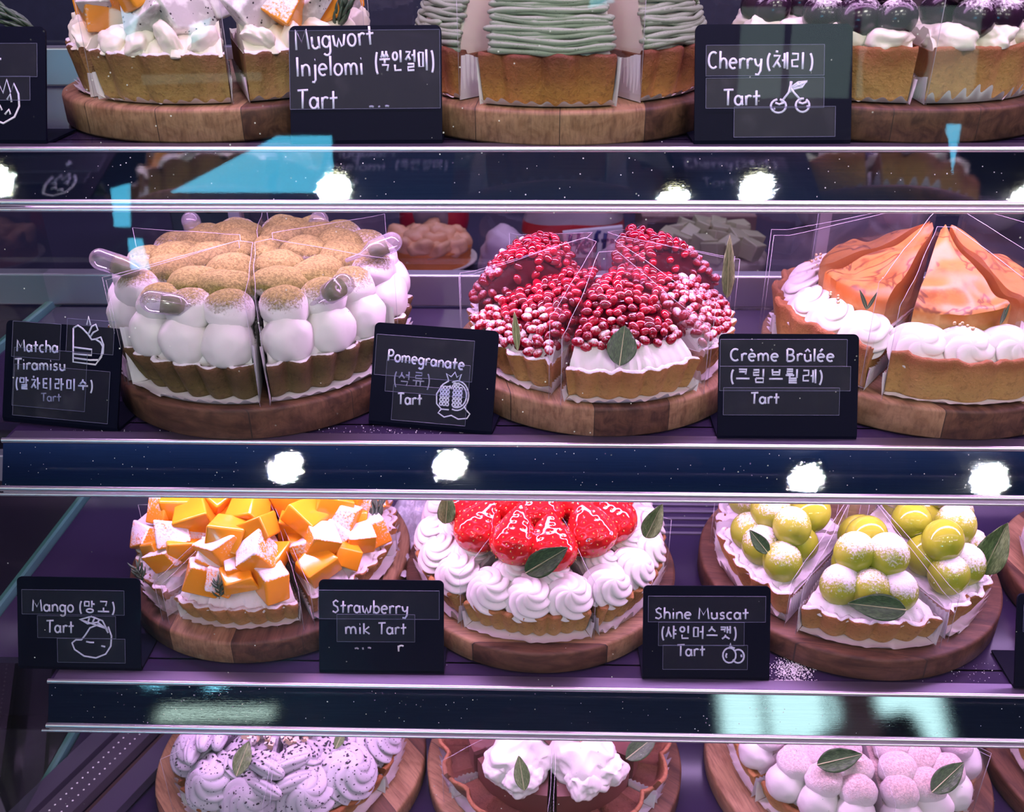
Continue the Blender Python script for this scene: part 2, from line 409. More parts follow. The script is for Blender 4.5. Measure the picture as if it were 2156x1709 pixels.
# street wall behind the viewer; small glowing panes shaped for reflections in the glass
WY = -3.2
PANES = [(((-1.79, 1.22), (-0.95, 1.22), (-0.95, 1.50), (-1.22, 1.50)), 0), (((-2.03, 1.06), (-1.93, 1.06), (-1.91, 1.29), (-2.03, 1.26)), 0), (((-1.97, 0.86), (-1.85, 0.86), (-1.88, 1.03), (-1.97, 1.03)), 0),
       (((0.88, 1.64), (1.96, 1.64), (1.96, 2.05), (0.88, 2.05)), 1), (((1.82, 1.30), (1.90, 1.30), (1.92, 1.55), (1.83, 1.55)), 0), (((-1.84, 1.70), (-1.26, 1.72), (-1.26, 1.78), (-1.84, 1.77)), 2), (((-1.97, 1.93), (-1.85, 1.88), (-1.80, 2.02), (-1.96, 2.06)), 3), (((-1.62, 1.86), (-1.50, 1.92), (-1.47, 2.02), (-1.60, 1.98)), 3), (((0.20, 2.02), (0.34, 2.05), (0.33, 2.16), (0.21, 2.12)), 3)]
WM = [M_CYAN, M_DAY, emit('pale_reflection_pane', (0.75, 0.95, 0.75), 1.4), emit('teal_reflection_pane', (0.25, 0.75, 0.9), 10.0)]  # cyan, pale and teal ones only feed the reflected patches
room_box('wall_front', -4.2, 4.2, WY-0.12, WY, 0, 3.0, m=M_WALL)
M_FRAME = plain('dark_pane_frame', (0.02, 0.03, 0.04), 0.5)
for i, (pl_, k) in enumerate(PANES):
    s = MB(); q = [(x, WY+0.006, z) for x, z in pl_]
    s.add(q+[(x, WY+0.001, z) for x, _, z in q], [(0, 1, 2, 3), (7, 6, 5, 4)]+[(j, (j+1) % 4, 4+(j+1) % 4, 4+j) for j in range(4)])
    s.mi = 1
    for j in range(4): s.tube([q[j], q[(j+1) % 4]], 0.012, 4)
    if k == 1:  # the wide one stands for a real window, with its mullions
        for xx in (1.10, 1.405): s.tube([(xx, WY+0.01, 1.64), (xx, WY+0.01, 2.05)], 0.016, 4)
    o = s.build('glow_pane_%d' % (i+1), [WM[k], M_FRAME], smooth=False); o['kind'] = 'structure'
# ceiling spots: the warm points mirrored in the shelf fronts
M_CAN = plain('dark_lamp_can', (0.03, 0.03, 0.035), 0.5)
SPOTS = []
def spot(x, y):
    e = empty('ceiling_spotlight', (x, y, 3.0), 'round warm ceiling spotlight over the counter front', 'ceiling light', 'ceiling spotlights')
    s = MB(); s.lathe([(0.001, 0), (0.046, 0), (0.046, -0.06), (0.040, -0.06), (0.037, -0.03), (0.001, -0.03)], 24); s.build('can', M_CAN, e)
    s = MB(); s.lathe([(0.001, -0.035), (0.014, -0.035), (0.014, -0.045), (0.001, -0.05)], 24); s.build('bulb', M_SPOT, e)
    l = bpy.data.lights.new('spot_beam', 'SPOT'); l.energy = 32; l.color = (1.0, 0.93, 0.82); l.spot_size = R_(105); l.spot_blend = 0.6; l.shadow_soft_size = 0.011
    q = bpy.data.objects.new('spot_beam', l); COL.objects.link(q); q.parent = e; q.location = (0, 0, -0.07)
    q.rotation_euler = Vector((0.1-x*0.6, 0.75-y, -1.9)).to_track_quat('-Z', 'Y').to_euler()
SPX = [(-1.72, -0.96), (-0.65, -1.0), (0.43, -1.06), (0.68, -1.0), (1.53, -1.05), (-1.27, -2.87), (-0.44, -2.83), (1.35, -2.95), (2.26, -2.94)]
# ------------------------------------------------------------------ display case
XS = -0.535
case = empty('display_case', (0.12, 0.62, 0), 'refrigerated glass pastry display case with black interior', 'display case')
def cp(name, mats, s, **k):
    k.setdefault('smooth', False)
    o = s.build(name, mats, case, **k); o.location = (-0.12, -0.62, 0); return o
zt = CAMZ+0.20
s = MB(); s.box(XS-0.02, 0.95, 0.55, 1.0, 0, 0.52); cp('base_cabinet', DARK, s)
s = MB()
gy = lambda z: 0.656 - (z-(CAMZ-0.192))*(-0.13)
for zz in (0.56, zt-0.0):
    pass
s.add([(-0.50, gy(0.50), 0.50), (0.95, gy(0.50), 0.50), (0.95, gy(zt), zt), (-0.50, gy(zt), zt)], [(0, 1, 2, 3)]); cp('front_glass', GLASSF, s)
s = MB(); s.box(XS-0.02, 0.95, 0.66, 1.0, zt, zt+0.05); cp('top_panel', DARK, s)
s = MB(); s.add([(XS, 0.60, 0.53), (XS, 0.985, 0.53), (XS, 0.985, zt), (XS, 0.70, zt)], [(0, 1, 2, 3)]); cp('side_glass', GLASSS, s)
for fy, z in SHELF[1:]:
    s = MB(); s.box(XS-0.004, XS+0.004, fy+0.03, 0.985, CAMZ+z-0.006, CAMZ+z+0.004); cp('side_glass_rail', GLEDGE, s)
# perforated vent strip down in the corner of the lowest deck
s = MB(); a, b = onZ(130, 1709, -0.84), onZ(300, 1540, -0.84)
d = (b-a).normalized(); n = Vector((d.y, -d.x, 0)); a = a-d*0.10; b = b+d*0.12
for o0, o1, zz, mi in ((-0.052, -0.030, 0.0, 2), (-0.012, 0.020, 0.012, 0), (0.022, 0.030, 0.0, 1), (0.034, 0.060, 0.010, 2)):
    s.mi = mi
    q = [a+n*o0, a+n*o1, b+n*o1, b+n*o0]
    s.add([p+Vector((0, 0, zz)) for p in q]+[p+Vector((0, 0, zz-0.012)) for p in q], [(0,1,2,3), (4,7,6,5), (0,4,5,1), (1,5,6,2), (2,6,7,3), (3,7,4,0)])
s.mi = 3
for k in range(60):
    for off in (-0.003, 0.010):
        p = a + d*(k*0.0075 + (0.0037 if off > 0 else 0)) + n*off + Vector((0, 0, 0.0125))
        s.ell(p, 0.0011, 0.0011, 0.0006, 6, 4)
cp('perforated_vent_strip', [plain('vent_metal', (0.14, 0.12, 0.17), 0.4, 0.6), plain('rubber_seal', (0.05, 0.025, 0.02), 0.6), plain('purple_grey_trim', (0.10, 0.085, 0.14), 0.3, 0.4), plain('vent_hole_light', (0.75, 0.73, 0.78), 0.5)], s)
# rear frame: rails at each shelf, uprights, sliding glass
for fy, z in SHELF[:3]:
    s = MB(); s.box(-0.95, 0.95, YB-0.008, YB+0.010, CAMZ+z, CAMZ+z+0.036); cp('rear_rail', ALU, s, bevel=0.002)
for xm in (-0.325, 0.30):
    s = MB(); s.box(xm-0.006, xm+0.006, YB+0.014, YB+0.03, 0.60, zt); cp('rear_upright', ALU, s)
s = MB(); s.add([(-0.95, YB+0.02, 0.60), (0.95, YB+0.02, 0.60), (0.95, YB+0.02, zt), (-0.95, YB+0.02, zt)], [(0, 1, 2, 3)]); cp('rear_glass', m_glass('rear_glass', 0.05, (0.72, 0.70, 0.78)), s)
# ------------------------------------------------------------------ shelves
SHL = ['uppermost display shelf, carrying the mugwort and cherry tarts', 'second display shelf from the top, carrying the pomegranate tart', 'third display shelf from the top, carrying the strawberry and mango tarts', 'lowest display deck, carrying the chocolate and sesame tarts']
for i, (fy, z) in enumerate(SHELF):
    zz = CAMZ+z; L = 0.039; c30, s30 = math.cos(R_(30)), math.sin(R_(30))
    e = empty('display_shelf', (0, fy, zz), SHL[i], 'shelf', 'steel-fronted display shelves')
    xl = XL
    s = MB()
    s.box(XS+0.008, XR+0.15, 0.03, YB-fy-0.012, -0.008, -0.0005); s.box(xl, XR+0.15, -0.001, 0.032, -0.008, -0.0005)
    if i == 2:                                           # vent slots in the deck behind the boards
        s.mi = 1
        for x0, x1 in ((-0.40, -0.285), (0.13, 0.215)):
            for k in range(6): s.box(x0, x1, 0.235+k*0.014, 0.239+k*0.014, -0.0006, 0.0012)
    s.build('shelf_panel', [SHELFM, plain('vent_slot_rib', (0.16, 0.15, 0.19), 0.35, 0.5)], e, smooth=False)
    if i == 3: continue
    s = MB(); t = 0.0012
    s.add([(xl, 0, -0.001), (XR, 0, -0.001), (XR, -L*s30, -0.001-L*c30), (xl, -L*s30, -0.001-L*c30),
           (xl, t, -0.002), (XR, t, -0.002), (XR, -L*s30+t, -0.002-L*c30), (xl, -L*s30+t, -0.002-L*c30)],
          [(0, 1, 2, 3), (7, 6, 5, 4), (0, 4, 5, 1), (2, 6, 7, 3), (0, 3, 7, 4), (1, 5, 6, 2)])
    tag(s.build('fascia', FASCIA, e, smooth=False), 'polished steel front strip')
    s = MB(); s.tube([(xl-0.001, 0.0005, -0.0008), (XR, 0.0005, -0.0008)], 0.0022, 14); s.mi = 1; s.box(xl+0.004, XR, 0.001, 0.013, -0.0012, 0.0012)
    s.build('top_rail', [RAIL, LIP], e, angle=R_(40))
    s = MB(); y0, z0 = -L*s30, -L*c30
    s.tube([(xl-0.001, y0, z0-0.001), (XR, y0, z0-0.001)], 0.0024, 14)
    s.tube([(xl-0.006, y0-0.001, z0-0.0062), (XR, y0-0.001, z0-0.0062)], 0.0014, 12)
    s.box(xl, XR, y0+0.0005, y0+0.012, z0-0.0065, z0-0.0045); s.build('bottom_rail', RAIL, e, angle=R_(40))
    s = MB(); s.box(xl+0.02, XR, 0.066, 0.082, -0.028, -0.008); s.build('led_strip', EMLED, e, smooth=False)

# a customer behind the viewer, seen as a dark shape in the lowest shelf front
pe = empty('person', (1.16, -2.0, 0), 'person in a dark jacket behind the viewer, mirrored in the lowest shelf front', 'person', rz=R_(60))
# joints: position and radius; then the bones that join them
JOINT = [((0, 0, 0.93), .14), ((0, 0, 1.08), .13), ((0, 0.01, 1.28), .15), ((0, 0, 1.46), .06), ((0, 0.015, 1.55), .075), ((0, 0.02, 1.64), .088), ((0, 0.01, 1.70), .07)]
BONE = [(0, 1), (1, 2), (2, 3), (3, 4), (4, 5), (5, 6)]
TORSO, LEGS = [0, 1, 2], [0]
for side in (1, -1):
    n = len(JOINT)
    JOINT += [((0.17*side, 0, 1.40), .065), ((0.23*side, 0.02, 1.12), .045), ((0.20*side, 0.16, 0.92), .03), ((0.19*side, 0.21, 0.87), .034)]
    JOINT += [((0.09*side, 0, 0.88), .09), ((0.10*side, 0.02, 0.49), .06), ((0.10*side, -0.02, 0.09), .042), ((0.10*side, -0.03, 0.04), .04), ((0.11*side, 0.15, 0.035), .035)]
    BONE += [(2, n), (n, n+1), (n+1, n+2), (n+2, n+3), (0, n+4), (n+4, n+5), (n+5, n+6), (n+6, n+7), (n+7, n+8)]
    TORSO += [n, n+1, n+2]; LEGS += [n+4, n+5, n+6]
    for k in range(4):
        JOINT.append((((0.205-0.013*k)*side, 0.255+0.004*(1-abs(k-1.5)), 0.835), .009)); BONE.append((n+3, len(JOINT)-1))
    JOINT.append(((0.165*side, 0.21, 0.85), .010)); BONE.append((n+3, len(JOINT)-1))
def skin(name, keys, grow, mat):
    me = bpy.data.meshes.new(name); me.from_pydata([JOINT[k][0] for k in keys], [(keys.index(i), keys.index(j)) for i, j in BONE if i in keys and j in keys], []); me.materials.append(mat)
    o = link(name, me, pe); m = o.modifiers.new('skin', 'SKIN'); m.use_smooth_shade = True
    sv = me.skin_vertices[0].data
    for i, k in enumerate(keys):
        r = JOINT[k][1]+grow; sv[i].radius = (r, r*0.8 if k < 3 else r)
    sv[0].use_root = True
    m = o.modifiers.new('smooth', 'SUBSURF'); m.levels = 1; m.render_levels = 2; return o
skin('body', list(range(len(JOINT))), 0.0, plain('skin', (0.45, 0.27, 0.20), 0.6))
skin('jacket', TORSO, 0.016, plain('dark_jacket', (0.012, 0.02, 0.035), 0.9))
skin('trousers', LEGS, 0.012, plain('dark_trousers', (0.015, 0.015, 0.02), 0.9))
s = MB(); s.ell((0, -0.012, 1.665), 0.098, 0.108, 0.105, 20, 12); s.build('hair', plain('black_hair', (0.008, 0.007, 0.007), 0.5), pe)
# ------------------------------------------------------------------ pieces of a tart
def crust(root, a0, a1, R, h, nf, amp, mat, flare=0.006, th=0.0065, seed=1, wave=0.0012, top_in=0.004):
    s = MB(); n = max(8, int(abs(a1-a0)/(2*PI)*nf*10)); rows = []
    for i in range(n+1):
        a = a0+(a1-a0)*i/n
        fl = amp*(abs(math.cos(nf*a/2))*2-1.1)
        jit = 0.0009*nz((math.cos(a), math.sin(a), 0), 14, seed)
        rb, rt = R-flare+fl*0.8+jit, R+fl+jit
        hh = h + wave*nz((a*3, 0, 0), 6, seed) - 0.0012*(1-abs(math.cos(nf*a/2)))
        rows.append([pol(0.004, a, 0.0006), pol(rb-0.002, a, 0.0006), pol(rb, a, 0.003), pol(rb*0.66+rt*0.34, a, hh*0.33), pol(rb*0.33+rt*0.67, a, hh*0.66), pol(rt, a, hh*0.93), pol(rt-0.0008, a, hh*0.985),
                     pol(rt-0.0028, a, hh), pol(rt-th*0.8, a, hh*0.985), pol(rt-th, a, hh-0.003), pol(R-th-0.004, a, hh-top_in), pol(0.004, a, hh-top_in)])
    s.grid(rows)
    m = len(rows[0])
    s.f.append(list(range(m))); s.m.append(0); s.f.append([n*m+k for k in reversed(range(m))]); s.m.append(0)
    s.f.append([i*m for i in range(n+1)][::-1]+[i*m+m-1 for i in range(n+1)]); s.m.append(0)
    return s.build('crust', mat, root, angle=R_(60))
def mound(name, root, a0, a1, rmax, zf, zb, mat, nr=30, na=48, rmin=0.004, rough=0.0, sc=60, seed=3, edge=0.0, rnd=None):
    if rnd is None: rnd = (name == 'cream_filling')
    # a body filling the wedge: its top follows zf(r, a); edge makes the outer rim irregular
    s = MB(); top = []
    for i in range(na+1):
        a = a0+(a1-a0)*i/na; row = []
        rm = rmax + edge*nz((math.cos(a)*3, math.sin(a)*3, 0), 9, seed)
        for j in range(nr+1):
            r = rmin+(rm-rmin)*j/nr; p = pol(r, a)
            z = zf(r, a) + rough*nz((p.x, p.y, 0), sc, seed)
            if rnd and j > nr*0.72:
                q = (j/nr-0.72)/0.28; z = zb+(z-zb)*math.sqrt(max(0.0, 1-0.96*q**2.4))
            if rnd: z += rough*0.5*nz((p.x, p.y, 4), sc*2.6, seed)
            row.append(Vector((p.x, p.y, max(z, zb+0.0005))))
        row += [pol(rm+0.0003, a, zb+(row[-1].z-zb)*0.5), pol(rm-0.001, a, zb)]
        top.append(row)
    s.grid(top); m = len(top[0])
    for i in (0, na):
        row = top[i]; base = [Vector((p.x, p.y, zb)) for p in row[:-2]]
        s.grid([row[:-2], base])
    return s.build(name, mat, root, angle=R_(50))
def liner(root, a0, a1, R, seed=0, rise=0.010, flap=0.014, nsc=33, flaps=(1, 1)):
    """scalloped white paper under a slice, its edge turned up a little and pleated along the cuts"""
    s = MB(); n = 120; rows = []
    for i in range(n+1):
        a = a0+(a1-a0)*i/n; w = math.cos(a*nsc*2+seed)
        ro = R+0.0015+0.0018*w+0.002*nz((a*4, 1, 0), 2, seed)
        rows.append([pol(0.012, a, 0.0003), pol(R-0.010, a, 0.0004), pol(R-0.002, a, 0.0012), pol(ro, a, 0.001+rise*(0.55+0.32*w+0.5*nz((a*3, 0, 5), 3, seed)))])
    s.grid(rows)
    for a, sg, on in ((a0, -1, flaps[0]), (a1, 1, flaps[1])):
        if not on: continue
        t = Vector((-math.sin(a), math.cos(a), 0))*sg; P = []
        for i in range(44):
            r = 0.02+(R+0.001-0.02)*i/43; pl = (0.0009 if i % 2 else -0.0003)
            b = pol(r, a, 0.0006)+t*(0.0006)
            P.append([b, b+t*(0.0006+pl)+Vector((0, 0, flap*0.5)), b+t*(0.0009+pl*1.6)+Vector((0, 0, flap*(0.9+0.2*nz((r*60, 0, 0), 1, seed+a))))])
        s.grid(P)
    o = s.build('paper_liner', PAPER, root)
    return o
def film(root, a0, a1, R, h, z0=0.001, apex=0.012, over=0.008, rise=0.0, sides=(1, 1), off=0.0016, seed=0, bow=0.002):
    """clear film that wraps the two cut faces of a slice"""
    path = []
    n = 10
    if not (sides[0] or sides[1]): return None
    if sides[0]:
        for i in range(n): 
            r = R+over-(R+over-apex)*i/(n-1); t = Vector((math.sin(a0), -math.cos(a0), 0))
            path.append((pol(r, a0)+t*(off+bow*nz((r*30, 0, 0), 1, seed+1)), 1-r/R))
    if sides[1]:
        for i in range(n):
            r = apex+(R+over-apex)*i/(n-1); t = Vector((-math.sin(a1), math.cos(a1), 0))
            path.append((pol(r, a1)+t*(off+bow*nz((r*30, 3, 0), 1, seed+2)), 1-r/R))
    tops = [p+Vector((0, 0, z0+h+rise*max(0, k))) for p, k in path]; bots = [p+Vector((0, 0, z0)) for p, _ in path]
    s = MB(); s.grid([bots, [b*0.5+t*0.5 for b, t in zip(bots, tops)], tops])
    s.mi = 1; s.tube(tops, 0.00017, 5)
    for k in (0, -1): s.tube([bots[k], tops[k]], 0.00017, 5)
    return s.build('clear_wrap', [FILM, EDGE], root)
def dollop_mesh(name, mat, seed, lump=0.10, flat=0.0, sub=4):
    def fn(v):
        d = 1 + lump*nz(v, 1.1, seed) + lump*0.35*nz(v, 3.0, seed+3)
        z = v.z*d
        if z < -0.55: z = -0.55+(z+0.55)*0.3
        return Vector((v.x*d*(1+0.10*max(0, -v.z)), v.y*d*(1+0.10*max(0, -v.z)), z))
    return ico(sub, fn, name, mat)
def rosette_mesh(name, mat, ridges=8, twist=2.2, depth=0.22, seed=0, peak=0.25, n=120, m=34, turns=0.0):
    """piped star-tip rosette: unit radius, unit height"""
    s = MB(); P = []
    for j in range(m+1):
        t = j/m
        rr = (1-t**2.3)**0.62 if t < 1 else 0.0
        if t < 0.12: rr *= 0.86+0.14*t/0.12
        z = t**1.05*(0.82)+peak*max(0, t-0.75)**1.3*2.4
        row = []
        for i in range(n):
            a = 2*PI*i/n
            c = abs(math.cos(ridges*(a+twist*t)/2))
            k = 1 - depth*(1-c**0.7)*(1-0.55*t)
            wob = 1+0.05*nz((math.cos(a)*1.5, math.sin(a)*1.5, t*2), 1.2, seed)
            r = max(0.0, rr*k*wob)
            row.append(Vector((r*math.cos(a)+0.04*t*math.sin(seed), r*math.sin(a)+0.05*t, z-0.06*(1-c)*(1-t))))
        P.append(row)
    s.grid(P, cv=True)
    return s.mesh(name, mat)
def swirl_mesh(name, mat, seed=0, turns=2.1, ridges=6, n=150, m=26):
    """piped spiral whose rope climbs inward, with fine grooves along it"""
    s = MB(); P = []
    for i in range(n+1):
        t = i/n; a = t*turns*2*PI+seed
        Rr = 0.66*(1-t)**0.75; rad = 0.40*(1-0.62*t)
        c = Vector((Rr*math.cos(a), Rr*math.sin(a), 0.28+0.62*t))
        out = Vector((math.cos(a), math.sin(a), 0)); row = []
        for k in range(m):
            b = 2*PI*k/m; g = 1-0.17*(1-abs(math.cos(ridges*(b+t*5)/2))**0.6)
            rr = rad*g*(0.25 if i in (0, n) else 1)
            row.append(c+out*(rr*math.cos(b))+Vector((0, 0, rr*0.92*math.sin(b))))
        P.append(row)
    s.grid(P, cv=True)
    s.f.append(list(range(m))); s.m.append(0); s.f.append([n*m+k for k in range(m)]); s.m.append(0)
    s.ell((0, 0, 0.3), 0.62, 0.62, 0.32, 20, 10)
    return s.mesh(name, mat)
def shell_mesh(name, mat, ridges=9, seed=0):
    """piped shell: fat ribbed head that tapers to a tail along -x"""
    s = MB(); P = []; n, m = 34, 60
    for i in range(n+1):
        t = i/n; x = 1-2*t
        w = (math.sin(PI*min(1, t*1.02+0.001))**0.5)*(1-0.55*t) if 0 < t < 1 else 0.0
        row = []
        for k in range(m):
            b = 2*PI*k/m; g = 1-0.16*(1-abs(math.cos(ridges*b/2+t*2.4))**0.6)
            row.append(Vector((x, w*g*math.cos(b)*0.9, 0.42*(1-0.3*t)+w*g*math.sin(b)*0.62+0.10*math.sin(t*PI))))
        P.append(row)
    s.grid(P, cv=True); return s.mesh(name, mat)
def chunk_mesh(name, mat, seed, sx=1, sy=1, sz=1, skew=0.34, bev=0.17):
    rr = random.Random(seed); bm = bmesh.new(); bmesh.ops.create_cube(bm, size=2.0)
    for v in bm.verts:
        v.co = Vector((v.co.x*sx*(1+rr.uniform(-skew, skew)), v.co.y*sy*(1+rr.uniform(-skew, skew)), v.co.z*sz*(1+rr.uniform(-skew, skew))))
    bmesh.ops.bevel(bm, geom=bm.edges[:], offset=bev, segments=3, affect='EDGES', profile=0.6)
    bmesh.ops.subdivide_edges(bm, edges=bm.edges[:], cuts=1, use_grid_fill=True)
    for v in bm.verts: v.co += v.normal*0.03*nz(v.co, 1.6, seed)
    for f in bm.faces: f.smooth = True
    me = bpy.data.meshes.new(name); bm.to_mesh(me); bm.free(); me.materials.append(mat); return me
def strawberry_mesh(name, seed):
    rr = random.Random(seed); n, m = 56, 44; P = []; seeds = []
    prof = lambda t: (math.sin(PI*t**0.80)**0.75)*(1.0-0.42*t) if 0 < t < 1 else 0.0
    mx = max(prof(i/100) for i in range(101))
    def pt(t, a):
        r = prof(t)/mx*0.56*(1+0.04*math.cos(2*a+seed))
        return Vector((r*math.cos(a), r*math.sin(a), t*1.45-0.55))
    for q in range(10):
        t = 0.10+0.82*q/9; k = max(4, int(15*prof(t)/mx))
        for j in range(k): seeds.append((t, 2*PI*(j+0.5*(q % 2))/k+rr.uniform(-.08, .08)))
    sp = np.array([tuple(pt(t, a)) for t, a in seeds]); s = MB()
    for i in range(m+1):
        t = i/m; row = []
        for k in range(n):
            p = pt(t, 2*PI*k/n); d = np.min(np.sum((sp-np.array(p))**2, axis=1))
            nrm = Vector((p.x, p.y, p.z*0.3)); nrm = nrm.normalized() if nrm.length > 1e-6 else Vector((0, 0, 0))
            row.append(p-nrm*0.030*math.exp(-d/0.0016)+nrm*0.03*nz(p, 2.0, seed))
        P.append(row)
    s.grid(P, cv=True); s.mi = 1
    for (t, a) in seeds:
        p = pt(t, a); q = Vector((p.x, p.y, 0.25*p.z)).normalized()
        s.ell(p-q*0.015, 0.014, 0.014, 0.024, 6, 4)
    return s.mesh(name, [BERRY, SEED])
def leaf_mesh(name, mat, seed=0, wid=0.26, curl=0.10, wavy=0.02, tipc=0.0, rag=0.0):
    """leaf of unit length along +y, midrib proud of the blade"""
    s = MB(); n, m = 28, 10; P = []; Q = []
    for i in range(n+1):
        t = i/n; ww = wid*(math.sin(PI*min(1, t**0.85))**0.8)*(1-0.25*t) if 0 < t < 1 else 0.002; row = []; rq = []
        for k in range(m+1):
            u = k/m*2-1; ed = wavy*math.sin(t*26+seed+u)*abs(u)**3
            x = u*ww*(1+rag*nz((t*9, u*2, 0), 1.5, seed))
            z = curl*abs(u)**1.6*ww*3+ed-0.25*tipc*t*t
            row.append(Vector((x, t, z))); rq.append(Vector((x, t, z-0.012)))
        P.append(row); Q.append(rq)
    s.grid(P); s.grid(Q)
    s.grid([[p[0] for p in P], [q[0] for q in Q]]); s.grid([[p[-1] for p in P], [q[-1] for q in Q]])
    s.mi = 1; s.tube([P[i][m//2]+Vector((0, 0, 0.004)) for i in range(n+1)], [0.014*(1-0.8*i/n) for i in range(n+1)], 6)
    return s.mesh(name, [mat, VEIN])
def herb_mesh(name, seed, n=16, spread=0.5):
    rr = random.Random(seed); s = MB(); s.mi = 1
    st = [Vector((0.05*math.sin(t*3+seed), t, 0.04*t)) for t in [i/8*0.75 for i in range(9)]]
    s.tube(st, [0.022-0.012*i/8 for i in range(9)], 6); s.mi = 0
    for k in range(n):
        t = 0.15+0.85*k/n; b = st[min(8, int(t*8))]; a = k*2.4+seed
        d = Vector((math.cos(a)*spread, 0.75, math.sin(a)*spread)).normalized(); L = rr.uniform(0.38, 0.52)
        pts = [b+d*(L*q/5)+Vector((math.cos(a), 0, math.sin(a)))*0.05*math.sin(PI*q/5) for q in range(6)]
        s.tube(pts, [0.018, 0.036, 0.042, 0.038, 0.026, 0.008], 6)
    return s.mesh(name, [HERB, STEMC])
DOL = [dollop_mesh('dollop', CREAM, k) for k in range(3)]
DOLM = [dollop_mesh('dollop', MATCHA, k+5, 0.14) for k in range(3)]
DOLS = [dollop_mesh('dollop', MATCHAS, k+9, 0.10) for k in range(3)]
DOLC = [dollop_mesh('dollop', COCOA, k+2, 0.12) for k in range(3)]
DOLY = [dollop_mesh('dollop', CREAMY, k+20, 0.35) for k in range(3)]
ROS = [rosette_mesh('rosette', CREAM, 7, 2.4+0.4*k, 0.34, k) for k in range(3)]
SWI = [swirl_mesh('swirl', CREAM, k*1.3, 1.9, 6) for k in range(2)]
ROSS = [rosette_mesh('rosette', SESAME, 7, 2.6+0.5*k, 0.36, k+7) for k in range(3)]
ROSC = [rosette_mesh('rosette', CREAM, 5, 3.2+0.5*k, 0.36, k+3, 0.12) for k in range(2)]
SHE = [shell_mesh('shell', CREAM, 9, k) for k in range(2)]
SHES = [shell_mesh('shell', SESAME, 7, k) for k in range(2)]
CH_M = [chunk_mesh('mango_cube', MANGO, k, 1, 0.9, 0.75) for k in range(4)]
CH_MS = [chunk_mesh('mango_cube', MANGOS, k+10, 1, 0.9, 0.8) for k in range(4)]
CH_MF = [chunk_mesh('mango_cube', MANGOF, k+20, 1, 0.9, 0.9) for k in range(2)]
CH_D = [chunk_mesh('dragon_fruit_chunk', DRAGON, k+30, 1.1, 0.5, 0.9, 0.35, 0.1) for k in range(3)]
STR = [strawberry_mesh('strawberry', k) for k in range(3)]
GRA = [ico(4, lambda v: Vector((v.x, v.y, v.z*1.10)), 'grape', GRAPE)]
GRS = [ico(4, lambda v: Vector((v.x, v.y, v.z*1.08)), 'grape', GRAPES)]
def _cherry(v):
    dip = 0.30*math.exp(-((v.x**2+v.y**2)/0.10)) if v.z > 0 else 0
    return Vector((v.x*1.04, v.y*(1.0-0.06*max(0, v.z)), v.z*0.92-dip+0.10*abs(v.x)*max(0, v.z)))
CHE = [ico(4, _cherry, 'cherry', CHERRY)]
def _aril(k):
    def f(v): return Vector((v.x*(0.80+0.12*v.z)*(1+0.08*math.cos(3*math.atan2(v.y, v.x)+k)), v.y*(0.76+0.1*v.z), v.z*1.12))
    return f
ARI = [ico(2, _aril(k), 'aril', ARIL) for k in range(3)]
ARS = [ico(2, _aril(k+3), 'aril', ARILS) for k in range(3)]
LFB = [leaf_mesh('leaf', LEAF, k, 0.27, 0.10, 0.012, 0.1*k) for k in range(3)]
LFW = [leaf_mesh('leaf', LEAF, 3, 0.38, 0.10, 0.012, 0.1)]
LFP = [leaf_mesh('leaf', LEAFP, k+4, 0.11, 0.5, 0.02, 0.0, 0.15) for k in range(2)]
LFN = [leaf_mesh('leaf', LEAFN, k+8, 0.27, 0.25, 0.015) for k in range(2)]
HRB = [herb_mesh('rosemary', k, 16, 0.5) for k in range(2)]
HRT = [herb_mesh('rosemary', k+5, 22, 0.30) for k in range(2)]
rng = random.Random(4)
def put(name, root, meshes, loc, rot=(0, 0, 0), sc=0.01, k=None):
    me = meshes[k if k is not None else rng.randrange(len(meshes))]
    return link(name, me, root, TRS(loc, rot, sc))
def rr3(): return (rng.uniform(0, 6.28), rng.uniform(0, 6.28), rng.uniform(0, 6.28))
def leaf(name, root, meshes, base, tip, size=None, hint=None, k=0):
    """base and tip are world points"""
    o = Vector(root.location); k_ = root.scale.x; b = (Vector(base)-o)/k_; t = (Vector(tip)-o)/k_; L = (t-b).length
    h = hint if hint is not None else (CAM-Vector(base))
    return link(name, meshes[k % len(meshes)], root, frame(b, t-b, h) @ Matrix.Diagonal(((size or L*k_)/k_, L, L, 1)))
